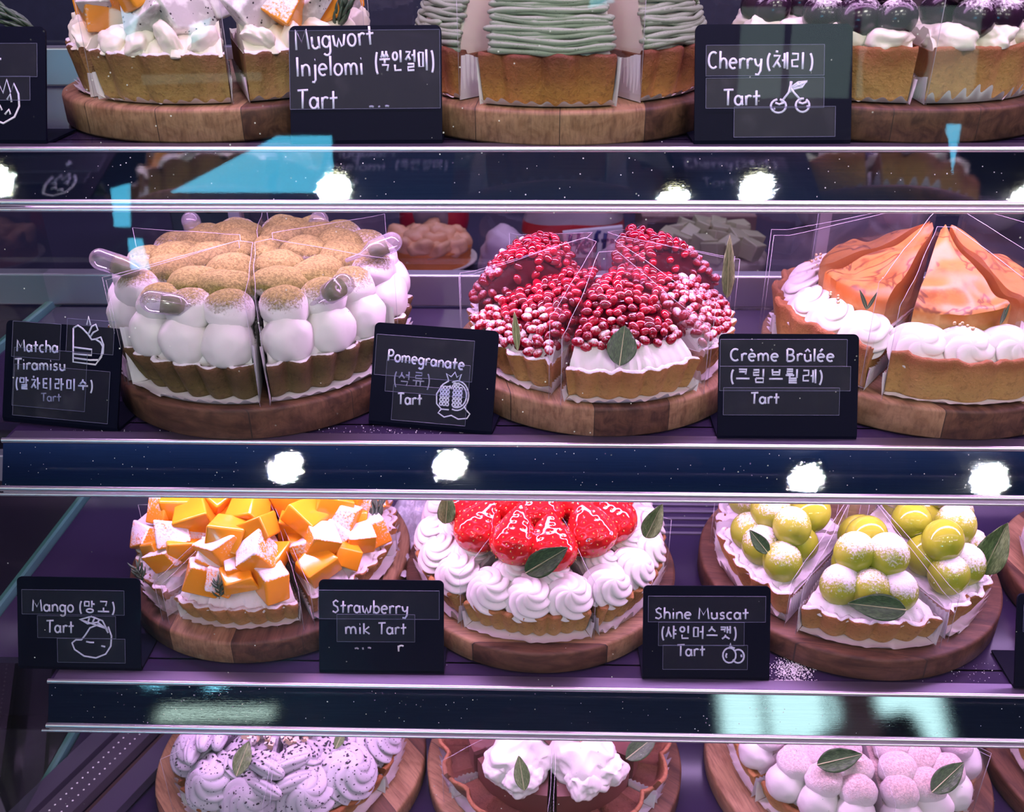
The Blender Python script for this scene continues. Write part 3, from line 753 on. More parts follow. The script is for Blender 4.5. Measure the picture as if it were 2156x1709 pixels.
# ------------------------------------------------------------------ hand lettering (marker strokes)
def A_(cx, cy, rx, ry, d0, d1, n=14):
    return [(cx+rx*math.cos(R_(d0+(d1-d0)*i/n)), cy+ry*math.sin(R_(d0+(d1-d0)*i/n))) for i in range(n+1)]
_dot = lambda x, y: [(x-.02, y), (x+.02, y+.01)]
GL = {
 'a': (.58, [A_(.25, .29, .21, .28, 0, 360), [(.47, .58), (.48, .1), (.53, 0)]]), 'b': (.56, [[(.08, 1), (.08, 0)], A_(.29, .28, .21, .27, 180, -180)]),
 'c': (.5, [A_(.28, .29, .22, .29, 55, 305)]), 'd': (.58, [A_(.25, .29, .21, .28, 0, 360), [(.47, 1), (.47, 0)]]),
 'e': (.56, [[(.07, .32), (.48, .34)] + A_(.27, .30, .22, .29, 10, 310)]), 'g': (.56, [A_(.25, .30, .21, .27, 0, 360), [(.47, .58), (.47, -.15)] + A_(.27, -.16, .20, .2, 0, -150, 8)]),
 'h': (.56, [[(.08, 1), (.08, 0)], [(.08, .25)] + A_(.28, .33, .19, .25, 160, 0, 8) + [(.48, 0)]]), 'i': (.22, [[(.1, .58), (.11, 0)], _dot(.1, .82)]),
 'j': (.3, [[(.2, .58), (.2, -.2), (.12, -.33), (.0, -.3)], _dot(.2, .82)]), 'k': (.5, [[(.08, .9), (.08, 0)], [(.42, .62), (.1, .3), (.45, 0)]]),
 'l': (.2, [[(.1, 1), (.1, 0)]]), 'm': (.82, [[(.06, .58), (.08, 0)], [(.08, .3)] + A_(.23, .33, .15, .25, 165, 0, 8) + [(.39, 0)], [(.39, .3)] + A_(.55, .33, .16, .25, 165, 0, 8) + [(.72, 0)]]),
 'n': (.56, [[(.07, .58), (.08, 0)], [(.08, .28)] + A_(.28, .32, .19, .26, 160, 0, 8) + [(.48, 0)]]), 'o': (.56, [A_(.27, .29, .22, .29, 90, 450)]),
 'r': (.42, [[(.08, .58), (.09, 0)], [(.09, .28)] + A_(.27, .34, .18, .24, 165, 45, 8)]), 's': (.46, [[(.38, .52), (.25, .58), (.1, .48), (.14, .34), (.34, .26), (.37, .1), (.22, 0), (.05, .06)]]),
 't': (.48, [[(.22, .9), (.22, 0)], [(.02, .52), (.44, .56)]]), 'u': (.56, [[(.07, .58), (.08, .2)] + A_(.26, .2, .18, .2, 180, 330, 8), [(.46, .58), (.48, 0)]]),
 'w': (.78, [[(.05, .58), (.12, .1), (.24, 0), (.37, .42), (.5, 0), (.63, .1), (.71, .6)]]), 'y': (.54, [[(.06, .58), (.14, .25), (.28, .16), (.44, .3)], [(.47, .58), (.44, -.1), (.3, -.34), (.1, -.3)]]),
 'B': (.62, [[(.08, .95), (.08, 0)], [(.08, .95)] + A_(.28, .72, .2, .22, 80, -90, 8) + [(.1, .5)] + A_(.3, .25, .23, .24, 90, -90, 8) + [(.08, 0)]]),
 'C': (.66, [A_(.36, .48, .3, .46, 55, 310)]), 'I': (.24, [[(.1, .98), (.1, 0)]]), 'M': (.86, [[(.06, 0), (.12, .96), (.4, .35), (.68, .96), (.78, 0)]]),
 'P': (.58, [[(.08, .98), (.08, 0)], [(.05, .92)] + A_(.28, .7, .22, .26, 80, -100, 10) + [(.1, .42)]]), 'S': (.58, [[(.48, .82), (.3, .95), (.1, .8), (.14, .58), (.42, .42), (.48, .18), (.28, 0), (.05, .1)]]),
 'T': (.6, [[(.02, .92), (.6, .95)], [(.3, .94), (.28, 0)]]), 'H': (.66, [[(.08, 1), (.08, 0)], [(.56, 1), (.56, 0)], [(.08, .5), (.56, .5)]]),
 'f': (.4, [[(.4, .95), (.26, 1), (.18, .85), (.18, 0)], [(.02, .55), (.36, .58)]]),
 'K': (.5, [[(.08, .62), (.08, 0)], [(.42, .62), (.1, .3), (.45, 0)]]),
 '(': (.32, [A_(.36, .4, .26, .62, 120, 240, 10)]), ')': (.32, [A_(-.04, .4, .26, .62, 60, -60, 10)]), ' ': (.35, []), ',': (.2, [])}
def _acc(b, st): w_, s_ = GL[b]; return (w_, s_+st)
GL['è'] = _acc('e', [[(.16, .95), (.32, .76)]]); GL['é'] = _acc('e', [[(.36, .98), (.2, .76)]]); GL['û'] = _acc('u', [[(.12, .76), (.27, .95), (.42, .74)]])
JA = {'ㄱ': [[(.08, .9), (.9, .9), (.75, .1)]], 'ㄴ': [[(.12, .9), (.12, .12), (.92, .15)]], 'ㄹ': [[(.1, .95), (.88, .95), (.88, .55), (.12, .52), (.12, .08), (.92, .08)]],
      'ㅁ': [[(.12, .9), (.12, .1), (.88, .1), (.88, .9), (.12, .9)]], 'ㅂ': [[(.12, .98), (.12, .05), (.88, .05), (.88, .98)], [(.12, .5), (.88, .5)]], 'ㅅ': [[(.5, .95), (.4, .5), (.05, .05)], [(.46, .6), (.95, .05)]],
      'ㅇ': [A_(.5, .48, .4, .42, 90, 450)], 'ㅈ': [[(.08, .9), (.9, .9), (.55, .5), (.05, .05)], [(.5, .5), (.95, .05)]], 'ㅊ': [[(.35, 1.12), (.65, 1.1)], [(.08, .82), (.9, .82), (.55, .45), (.05, .02)], [(.5, .45), (.95, .02)]],
      'ㅋ': [[(.08, .9), (.9, .9), (.78, .08)], [(.1, .5), (.85, .52)]], 'ㅌ': [[(.9, .95), (.12, .95), (.12, .06), (.92, .06)], [(.14, .5), (.85, .5)]]}
JA['ㅆ'] = [[(x*.5, y) for x, y in st] for st in JA['ㅅ']] + [[(.5+x*.5, y) for x, y in st] for st in JA['ㅅ']]
LI = 'ㄱㄲㄴㄷㄸㄹㅁㅂㅃㅅㅆㅇㅈㅉㅊㅋㅌㅍㅎ'
VO = 'ㅏㅐㅑㅒㅓㅔㅕㅖㅗㅘㅙㅚㅛㅜㅝㅞㅟㅠㅡㅢㅣ'
FI = ' ㄱㄲㄳㄴㄵㄶㄷㄹㄺㄻㄼㄽㄾㄿㅀㅁㅂㅄㅅㅆㅇㅈㅊㅋㅌㅍㅎ'
VV = {'ㅏ': [[(.3, 1), (.3, 0)], [(.3, .52), (.85, .52)]], 'ㅐ': [[(.2, .95), (.2, .05)], [(.75, 1), (.75, 0)], [(.2, .5), (.75, .5)]], 'ㅑ': [[(.3, 1), (.3, 0)], [(.3, .65), (.85, .65)], [(.3, .38), (.85, .38)]],
      'ㅓ': [[(.7, 1), (.7, 0)], [(.1, .55), (.7, .55)]], 'ㅔ': [[(.5, .95), (.5, .05)], [(.9, 1), (.9, 0)], [(.1, .52), (.5, .52)]], 'ㅣ': [[(.5, 1), (.5, 0)]]}
HV = {'ㅗ': [[(0, .1), (1, .1)], [(.5, .1), (.5, .9)]], 'ㅜ': [[(0, .85), (1, .85)], [(.5, .85), (.5, 0)]], 'ㅠ': [[(0, .85), (1, .85)], [(.33, .85), (.3, 0)], [(.66, .85), (.68, 0)]], 'ㅡ': [[(0, .5), (1, .5)]]}
def hangul(ch):
    k = ord(ch)-0xAC00; li, vo, fi = LI[k//588], VO[(k % 588)//28], FI[k % 28]
    out = []
    def pl(sts, x0, y0, x1, y1): out.extend([[(x0+x*(x1-x0), y0+y*(y1-y0)) for x, y in st] for st in sts])
    f = fi != ' '; lo = .42 if f else 0
    if vo in VV: pl(JA[li], .04, lo+.08, .52, .95); pl(VV[vo], .56, lo-.02 if not f else lo, .98, 1.0)
    elif vo in HV:
        pl(JA[li], .18, .55 if not f else .66, .82, 1.0); pl(HV[vo], .04, .08 if not f else .38, .96, .48 if not f else .62)
    else: pl(JA[li], .06, .62, .56, 1.0); pl(HV['ㅜ'], .02, .36, .62, .58); pl(VV['ㅣ'], .6, .36, 1.0, 1.0)
    if f: pl(JA[fi], .18, -.02, .86, .34)
    return (1.08, out)
def layout(txt):
    x = 0; out = []
    for ch in txt:
        w_, st = hangul(ch) if ord(ch) >= 0xAC00 else GL[ch]
        out += [[(x+p, q) for p, q in s_] for s_ in st]; x += w_+0.06
    return out, x
DR = {
 'cherries': [A_(.2, .22, .19, .2, 100, 440), A_(.8, .24, .17, .2, 80, 420), [(.27, .34), (.45, .62), (.52, .95)], [(.76, .38), (.58, .62), (.5, .76)], [(.5, .95), (.49, .62)], [(.52, .78), (.68, .92), (.9, .96), (.78, .78), (.56, .72)], [(.54, .76), (.9, .95)], [(.66, .78), (.68, .9)], [(.74, .78), (.78, .94)], [(.12, .32), (.22, .27), (.36, .33)], [(.7, .33), (.8, .29), (.9, .34)], _dot(.1, .14), _dot(.92, .2)],
 'cake': [[(.02, .85), (.06, .02), (.78, 0), (.95, .2), (.98, .45), (.9, .55), (.74, .62), (.62, .6), (.5, .72), (.3, .86), (.16, .92), (.02, .85)], [(.06, .38), (.64, .36), (.64, .22), (.06, .22)], [(.06, .12), (.6, .1), (.85, .12)], [(.5, .72), (.6, .92), (.72, .98), (.8, .85), (.66, .78), (.58, .68)], [(.56, .95), (.48, 1.15), (.44, .95)], [(.74, .62), (.9, .68), (1.0, .5), (1.0, .3), (.86, .1)]],
 'pomegranate': [[(.36, .86), (.2, .76), (.04, .5), (.06, .25), (.2, .12), (.42, .12)], [(.36, .86), (.28, 1.05), (.42, .97), (.52, 1.1), (.58, .97), (.7, 1.06), (.64, .86)], A_(.62, .5, .33, .38, 120, -110, 16), A_(.62, .5, .27, .31, 120, -110, 16)] + [A_(.18+.09*(k % 3), .26+.105*(k//3), .04, .045, 0, 360, 6) for k in range(15)] + [A_(.54+.09*(k % 3), .26+.105*(k//3), .04, .045, 0, 360, 6) for k in range(17)] + [[(.2, .12), (.12, .02), (.3, -.08), (.5, -.02), (.7, -.1), (.95, -.06), (1.02, .06), (.9, .16), (.84, .26)], [(.4, .75), (.45, .66), (.48, .76)]],
 'mango': [[(.92, .78), (1.0, .55), (.98, .3), (.85, .1), (.6, 0), (.3, .04), (.06, .2), (0, .36), (.1, .44), (.24, .44), (.34, .56), (.46, .74), (.66, .82), (.84, .76), (.92, .62)], [(.9, .68), (.78, .92), (.5, 1.02), (.2, .94), (.4, .84), (.66, .88), (.9, .7)], [(.24, .93), (.9, .72)], [(.4, .86), (.45, .98)], [(.52, .86), (.58, .98)], [(.64, .86), (.7, .94)], [(.36, .4), (.46, .38), (.56, .38)], [(.74, .3), (.84, .28)]],
 'grapes': [A_(.32, .4, .3, .36, 110, 470), A_(.72, .36, .27, .32, 130, -150), [(.32, .76), (.38, .98), (.4, .8), (.56, .74)], [(.2, .5), (.16, .36), (.2, .28)], [(.86, .44), (.88, .32)]],
 'pineapple': [[(.1, .1), (.5, -.02), (.85, .14), (1.0, .4), (.98, .7), (.84, .95), (.74, .72), (.62, 1.05), (.5, .72), (.36, .98), (.26, .7), (.08, .9), (0, .5), (.1, .1)], [(.3, .3), (.4, .42), (.46, .3)], [(.62, .56), (.72, .7), (.76, .5)], [(.55, .2), (.68, .32), (.72, .2)], [(.2, .55), (.3, .64), (.36, .5)]],
 'rub': [[(0, .5), (.1, .6), (.16, .4)], [(.34, .7), (.36, .3)], [(.56, .6), (.62, .7), (.7, .55)]]}
SH = 0.0825; LEAN = R_(25)
def sign(quad, Zs, label, lines, draws=(), tapes=(), faded=()):
    TL, TR, BR, BL = [Vector(q) for q in quad]
    B0, B1 = onZ(BL.x, BL.y, Zs), onZ(BR.x, BR.y, Zs)
    W = (B1-B0).length; xd = (B1-B0).normalized(); bk = Vector((-xd.y, xd.x, 0))
    e = empty('price_sign', (B0+B1)/2, label, 'sign', 'black price signs'); e.rotation_euler = (0, 0, math.atan2(xd.y, xd.x))
    Mx = Matrix.Translation((0, 0, 0.003)) @ Matrix.Rotation(PI/2-LEAN, 4, 'X') @ Matrix.Translation((-W/2, 0, 0))
    def loc(px, py):
        p = Vector((px, py)); ex, ey = TR-TL, BL-TL
        det = ex.x*ey.y-ex.y*ey.x; d = p-TL
        return (d.x*ey.y-d.y*ey.x)/det*W, (1-(ex.x*d.y-ex.y*d.x)/det)*SH
    s = MB(); r = 0.0045; out = []
    for cx, cy, d0 in ((W-r, SH-r, 0), (r, SH-r, 90)): out += A_(cx, cy, r, r, d0, d0+90, 6)
    out += [(0, 0), (W, 0)]
    n = len(out)
    s.add([(x, y, 0) for x, y in out]+[(x, y, 0.002) for x, y in out], [list(range(n))[::-1], list(range(n, 2*n))]+[(i, (i+1) % n, n+(i+1) % n, n+i) for i in range(n)])
    s.build('card', SIGN, e, smooth=False, M=Mx)
    s = MB(); s.box(-W/2, W/2, -0.001, 0.046, 0.0004, 0.0022); s.box(-W/2, W/2, -0.0015, 0.0012, 0.0004, 0.0045); s.build('foot', SIGN, e, smooth=False)
    def write(items, nm, mat, rad=0.00082):
        s = MB()
        for txt, x0, y0, x1, y1, cap in items:
            st, w_ = layout(txt); a, b = Vector(loc(x0, y0)), Vector(loc(x1, y1))
            dx = (b-a)/w_; ch = cap/(BL.y-TL.y)*SH; up = Vector((-dx.y, dx.x)).normalized()*ch
            for k in st:
                pts = []
                for i, (x, y) in enumerate(k):
                    q = a+dx*x+up*y; j = 0.00015
                    pts.append((q.x+j*nz((q.x*200, q.y*200, 1), 1), q.y+j*nz((q.x*200, q.y*200, 9), 1), 0.0021))
                s.tube(pts, rad, 6, flat=(0, 0, 1))
        if s.v: s.build(nm, mat, e, M=Mx)
    write(lines, 'lettering', CHALK); write(faded, 'faded_lettering', CHALKF, 0.0006)
    for nm, x0, y0, x1, y1 in draws:
        s = MB(); a, b = Vector(loc(x0, y1)), Vector(loc(x1, y0))
        for k in DR[nm]: s.tube([(a.x+(b.x-a.x)*x, a.y+(b.y-a.y)*y, 0.0021) for x, y in k], 0.00062 if nm == 'pomegranate' else 0.0008, 6, flat=(0, 0, 1))
        s.build('drawing', CHALK if nm != 'rub' else CHALKF, e, M=Mx)
    for k, (x0, y0, x1, y1) in enumerate(tapes):
        a, b = loc(x0, y1), loc(x1, y0); s = MB(); z = 0.0026+0.0004*k
        c = [(a[0], a[1], z), (b[0], a[1]+0.0003, z), (b[0], b[1], z), (a[0], b[1]-0.0003, z)]
        s.add(c, [(0, 1, 2, 3)]); s.mi = 1
        for i in range(4): s.tube([c[i], c[(i+1) % 4]], 0.00016, 4)
        s.build('tape', [TAPE, TAPEE], e, M=Mx, smooth=False)
    return e
Z1, Z2, Z3, Z4 = [z for _, z in SHELF]
sign([(-222, 68), (100, 73), (102, 305), (-220, 303)], Z1, 'black price sign beside the dragon fruit tart, cut by the picture edge', [('t', -2, 151, 12, 151, 22)], [('pineapple', -20, 186, 46, 270)], [(-210, 108, 84, 173), (-210, 176, 70, 222)])
sign([(604, 70), (927, 68), (932, 304), (615, 306)], Z1, 'black price sign reading Mugwort Injelomi Tart', [('Mugwort', 619, 120, 790, 108, 42), ('Injelomi', 622, 174, 768, 170, 40), ('Tart', 627, 240, 716, 240, 40), ('(쑥인절미)', 790, 164, 918, 160, 42)], [('rub', 780, 232, 840, 240)], [(612, 78, 924, 242)])
sign([(1468, 66), (1795, 65), (1788, 305), (1460, 306)], Z1, 'black price sign reading Cherry Tart with two drawn cherries', [('Cherry', 1491, 157, 1607, 158, 36), ('(체리)', 1613, 158, 1714, 158, 34), ('Tart', 1522, 233, 1602, 233, 34)], [('cherries', 1620, 180, 1706, 250)], [(1487, 108, 1735, 173), (1485, 176, 1733, 240), (1542, 236, 1755, 300)])
sign([(8, 685), (253, 715), (251, 908), (10, 884)], Z2, 'black price sign reading Matcha Tiramisu with a drawn cake slice', [('Matcha', 33, 750, 124, 757, 24), ('Tiramisu', 32, 787, 142, 794, 23), ('(말차티라미수)', 35, 826, 202, 838, 24)], [('cake', 151, 704, 216, 778)], [(24, 700, 126, 760), (140, 700, 238, 755), (32, 760, 186, 860), (35, 800, 236, 880)], [('Tart', 92, 854, 136, 856, 17)])
sign([(795, 686), (1055, 713), (1036, 915), (778, 891)], Z2, 'black price sign reading Pomegranate Tart with a drawn pomegranate', [('Pomegranate', 820, 767, 984, 791, 24), ('Tart', 841, 858, 895, 861, 24)], [('pomegranate', 918, 806, 998, 878)], [(792, 732, 1005, 795), (815, 782, 996, 830), (828, 832, 990, 890)], [('(석류)', 832, 818, 912, 826, 30)])
sign([(1513, 713), (1803, 714), (1801, 925), (1509, 923)], Z2, 'black price sign reading Creme Brulee Tart', [('Crème Brûlée', 1535, 769, 1754, 770, 26), ('(크림브륄레)', 1535, 813, 1730, 814, 28), ('Tart', 1578, 857, 1640, 857, 24)], [], [(1514, 725, 1778, 780), (1513, 780, 1785, 830), (1520, 824, 1762, 880)])
sign([(37, 1222), (294, 1225), (300, 1410), (43, 1405)], Z3, 'black price sign reading Mango Tart with a drawn mango', [('Mango', 70, 1292, 160, 1294, 24), ('(망고)', 168, 1294, 246, 1296, 24), ('Tart', 101, 1336, 161, 1337, 26)], [('mango', 156, 1305, 236, 1387)], [(50, 1250, 262, 1298), (84, 1302, 246, 1346), (127, 1348, 267, 1396)])
sign([(672, 1232), (931, 1236), (935, 1416), (674, 1413)], Z3, 'black price sign reading Strawberry mik Tart', [('Strawberry', 700, 1298, 860, 1302, 26), ('mik', 727, 1341, 782, 1342, 24), ('Tart', 796, 1342, 857, 1343, 24), ('r', 836, 1377, 852, 1377, 20)], [('rub', 748, 1366, 796, 1376)], [(672, 1256, 922, 1310), (711, 1303, 872, 1356)])
sign([(1358, 1243), (1623, 1246), (1618, 1430), (1352, 1428)], Z3, 'black price sign reading Shine Muscat Tart with two drawn grapes', [('Shine Muscat', 1380, 1310, 1578, 1312, 23), ('(샤인머스캣)', 1392, 1350, 1552, 1352, 26), ('Tart', 1425, 1386, 1486, 1386, 24)], [('grapes', 1519, 1360, 1566, 1402)], [(1366, 1266, 1612, 1316), (1386, 1318, 1566, 1364), (1394, 1364, 1572, 1412)])
sign([(2140, 1266), (2400, 1270), (2392, 1452), (2132, 1448)], Z3, 'black price sign beside the green grape tart, cut by the picture edge', [], [], [(2150, 1290, 2390, 1340)])
# ------------------------------------------------------------------ boards
def board(key, px, py, Z, R, label, th=0.027, rot=0.0, center=False):
    if center: c = onZ(px, py, Z+th)
    else:
        F = onZ(px, py, Z); d = Vector((fwd.x, fwd.y, 0)).normalized(); c = F+d*R
    s = MB(); s.lathe([(0.0005, 0.0002), (R-0.0025, 0.0002), (R, 0.0025), (R, th-0.003), (R-0.0009, th-0.0009), (R-0.003, th), (0.0005, th)], 128)
    o = s.build('serving_board', WOOD, None, angle=R_(50)); o.location = (c.x, c.y, CAMZ+Z); o.rotation_euler = (0, 0, rot)
    tag(o, label, 'board', 'round wooden serving boards')
    BD[key] = Vector((c.x, c.y, CAMZ+Z+th+0.0002))
BD = {}
board('dragon', 400, 304, Z1, 0.135, 'round wooden board under the dragon fruit tart', 0.025, 0.05)
board('mugwort', 1195, 310, Z1, 0.135, 'round wooden board under the green mugwort tart', 0.025, -0.03)
board('cherry', 1965, 305, Z1, 0.135, 'round wooden board under the dark cherry tart', 0.025, 0.1)
board('matcha', 500, 929, Z2, 0.135, 'round wooden board under the matcha tiramisu tart', 0.029, 1.2)
board('pom', 1285, 923, Z2, 0.132, 'round wooden board under the red pomegranate tart', 0.028, 0.2)
board('creme', 2050, 930, Z2, 0.138, 'round wooden board under the creme brulee tart', 0.028, 0.5)
board('mango', 512, 1400, Z3, 0.141, 'round wooden board under the mango cube tart', 0.026, 0.0)
board('straw', 1146, 1421, Z3, 0.136, 'round wooden board under the strawberry cream tart', 0.025, 1.57)
board('muscat', 1878, 1437, Z3, 0.146, 'round wooden board under the green grape tart', 0.026, 1.4)
board('sesame', 618, 1582, Z4, 0.145, 'round wooden board under the grey sesame cream tart', 0.024, 0.7, True)
board('choc', 1166, 1588, Z4, 0.138, 'round wooden board under the dark chocolate tart', 0.024, 0.9, True)
board('tira', 1778, 1594, Z4, 0.149, 'round wooden board under the cream dollop tart', 0.024, 0.3, True)
board('edge', 2372, 1600, Z4, 0.145, 'round wooden board under the tart in the picture corner', 0.024, 0.2, True)
board('peach', 2436, 1215, Z3, 0.140, 'round wooden board cut by the picture edge, beside the green grape tart', 0.026, 0.2, True)
# ------------------------------------------------------------------ the tarts, slice by slice
D_ = math.radians
TS = {'matcha': 1.06, 'creme': 1.06, 'mango': 1.06, 'straw': 1.05, 'muscat': 1.06}
def cut_angle(key, px):                      # direction of a cut whose outer end stands at this place
    lo, hi = -150.0, -30.0
    for _ in range(40):
        m = (lo+hi)/2
        if proj(BD[key]+pol(0.116*TS.get(key, 1.0), D_(m), 0.01))[0] < px: lo = m
        else: hi = m
    return m
ROT = {}
for key, px, base in (('matcha', 556, -88), ('pom', 1462, -56), ('creme', 1850, -134), ('mango', 642, -74), ('straw', 1252, -69), ('muscat', 1970, -55), ('mugwort', 1323, -62), ('dragon', 503, -80), ('cherry', 1931, -95), ('sesame', 583, -100), ('choc', 1160, -89), ('tira', 1842, -76)):
    ROT[key] = cut_angle(key, px)-base
def wedge(key, mid, half, label, group, push=0.003):
    c = BD[key]; a = D_(mid+ROT.get(key, 0)); mid += ROT.get(key, 0)
    e = empty('tart_slice', c+pol(push, a), label, 'tart', group)
    k_ = TS.get(key, 1.0); e.scale = (k_, k_, k_)
    return e, a-D_(half), a+D_(half)
def spread(a0, a1, n, margin=0.0): return [a0+margin+(a1-a0-2*margin)*(i+0.5)/n for i in range(n)]

def toucher(e):
    # finds how far from the viewer's place this tart's food is in a given direction
    near = []
    for o in COL.objects:
        if o.parent and o.parent.get('group') == e.get('group') and o.type == 'MESH' and o.name.split('.')[0] not in ('clear_wrap', 'paper_liner', 'bay_leaf', 'rosemary'):
            M = Matrix.Translation(o.parent.location) @ Matrix.Scale(o.parent.scale.x, 4) @ o.matrix_basis
            near.append(BVHTree.FromPolygons([M @ v.co for v in o.data.vertices], [tuple(f.vertices) for f in o.data.polygons]))
    def depth(px, py):
        ds = [h[3] for h in (t_.ray_cast(CAM, ray(px, py).normalized()) for t_ in near) if h[0] is not None]
        return min(ds) if ds else None
    return depth
def lay_herb(e, mesh, px, py, updir, size):
    d = toucher(e)(px, py)
    if d: link('rosemary', mesh, e, frame((CAM+ray(px, py).normalized()*(d-0.010)-Vector(e.location))/e.scale.x, updir, (0.1, -1, 0.4)) @ Matrix.Scale(size, 4))
def lay_leaf(e, meshes, base, tip, k=0, lift=0.003, size=None):
    # a leaf resting on whatever this tart shows at those two places
    depth = toucher(e)
    d0 = depth(*base) or depth(*tip); d1 = depth(*tip) or d0
    d1 = min(max(d1, d0-0.012), d0+0.012); sh = 0.0
    wx, wy = (tip[1]-base[1])*0.24, (base[0]-tip[0])*0.24   # the blade is wide: look along its rims as well
    for i in range(9):
        for q in (-1, 0, 1):
            t = i/8; k_ = q*math.sin(PI*t)
            h = depth(base[0]+(tip[0]-base[0])*t+wx*k_, base[1]+(tip[1]-base[1])*t+wy*k_)
            if h: sh = max(sh, d0+(d1-d0)*t-h)
    sh += lift
    return leaf('bay_leaf', e, meshes, CAM+ray(*base).normalized()*(d0-sh), CAM+ray(*tip).normalized()*(d1-sh), size=size, k=k)
LATER = []; HERBS = []
# --- matcha tiramisu: six slices of piped dollops under matcha powder
ML = {-118: 'matcha tart slice above the board edge beside the matcha sign', -58: 'matcha tart slice nearest the pomegranate sign', 2: 'matcha tart slice on the side of the pomegranate tart', 62: 'rear matcha tart slice nearer the pomegranate tart', 122: 'rear matcha tart slice nearer the case side glass', 182: 'matcha tart slice on the side of the case side glass'}
for mid, lab in ML.items():
    e, a0, a1 = wedge('matcha', mid, 28.6, lab, 'slices of the matcha tart', 0.004)
    crust(e, a0, a1, 0.119, 0.034, 34, 0.0045, OLIVE, 0.012, seed=mid)
    mound('cream_filling', e, a0+.01, a1-.01, 0.112, lambda r, a: 0.060+0.008*(1-(r/0.112)**2), 0.030, CREAM, rough=0.002, edge=0.002)
    for a in spread(a0, a1, 3, 0.01): put('cream_dollop', e, DOL, pol(0.1035, a, 0.0465), (0, D_(12), a), (0.0185, 0.0200, 0.0205))
    for a in spread(a0, a1, 3, 0.01): put('cream_dollop', e, DOLS, pol(0.0935, a+0.02, 0.0685), (rng.uniform(-.2, .2), D_(8), a), (0.0190, 0.0188, 0.0150))
    for a in spread(a0, a1, 2, 0.02): put('matcha_dollop', e, DOLM, pol(0.066, a, 0.0755), (rng.uniform(-.2, .2), 0, a), (0.0205, 0.0235, 0.0140))
    put('matcha_dollop', e, DOLM, pol(0.034, (a0+a1)/2, 0.0785), (0, 0, a0), (0.0205, 0.0205, 0.0130))
    if mid in (62, -58, 182): put('matcha_dollop', e, DOLM, pol(0.010, (a0+a1)/2, 0.0785), (0, 0, a0), (0.0125, 0.0125, 0.0125))
    liner(e, a0, a1, 0.119, seed=mid, rise=0.006, flap=0.055 if mid in (-118, -58) else 0.02)
    film(e, a0, a1, 0.117, 0.088, seed=mid, sides=(1, 1) if mid in (-118, -58) else (0, 1), rise=0.006, over=0.006)
PIPG = m_glass('pipette_plastic', 0.10, (0.88, 0.87, 0.93)); PIPM = plain('matcha_syrup', (0.16, 0.17, 0.05), 0.2, coat=0.4)
PIPH = m_film('pipette_wall', (0.92, 0.90, 0.96), 0.10, 0.05)
def pipette(p0, p1, label, r=0.0088):
    """p0 = round bulb end, p1 = stuck end, world points"""
    p0, p1 = Vector(p0), Vector(p1); L = (p1-p0).length
    e = empty('squeeze_pipette', p1, label, 'pipette', 'matcha pipettes')
    Mx = frame((0, 0, 0), (p0-p1), (0.2, -0.6, 0.8))
    prof = [(0.0004, L)] + [(r*math.sin(D_(t)), L-r+r*math.cos(D_(t))) for t in range(10, 91, 10)] + [(r, L*0.4), (r*0.97, 0.006), (r*0.6, 0.001), (0.0022, -0.004), (0.0018, -0.018), (0.0003, -0.019)]
    MM = Mx @ Matrix.Rotation(-PI/2, 4, 'X')
    s = MB(); s.lathe(prof, 28, MM); s.build('bulb', PIPH, e)
    r2 = r*0.90; s = MB(); s.lathe([(0.0004, L*0.52), (r2, L*0.58), (r2, 0.007), (r2*0.6, 0.003), (0.0003, 0.0025)], 24, MM); s.build('liquid', PIPM, e)
yc = BD['matcha'].y
for b, t, yb, yt, lb in (((188, 538), (300, 574), yc-0.07, yc-0.055, 'pipette of green syrup sticking out of the matcha tart over the case side'), ((294, 631), (397, 645), yc-0.122, yc-0.112, 'pipette of green syrup lying above the matcha sign'),
                         ((737, 590), (683, 624), yc-0.112, yc-0.098, 'pipette of green syrup in front of the matcha powder, by the pomegranate sign'), ((845, 502), (770, 532), yc-0.01, yc-0.02, 'pipette of green syrup reaching from the matcha tart toward the orange cake'),
                         ((396, 446), (413, 500), yc+0.075, yc+0.075, 'upright pipette behind the matcha tart, nearer the case side glass'), ((679, 446), (657, 500), yc+0.07, yc+0.07, 'upright pipette behind the matcha tart, nearer the red pouch')):
    pipette(onY(*b, yb), onY(*t, yt), lb)
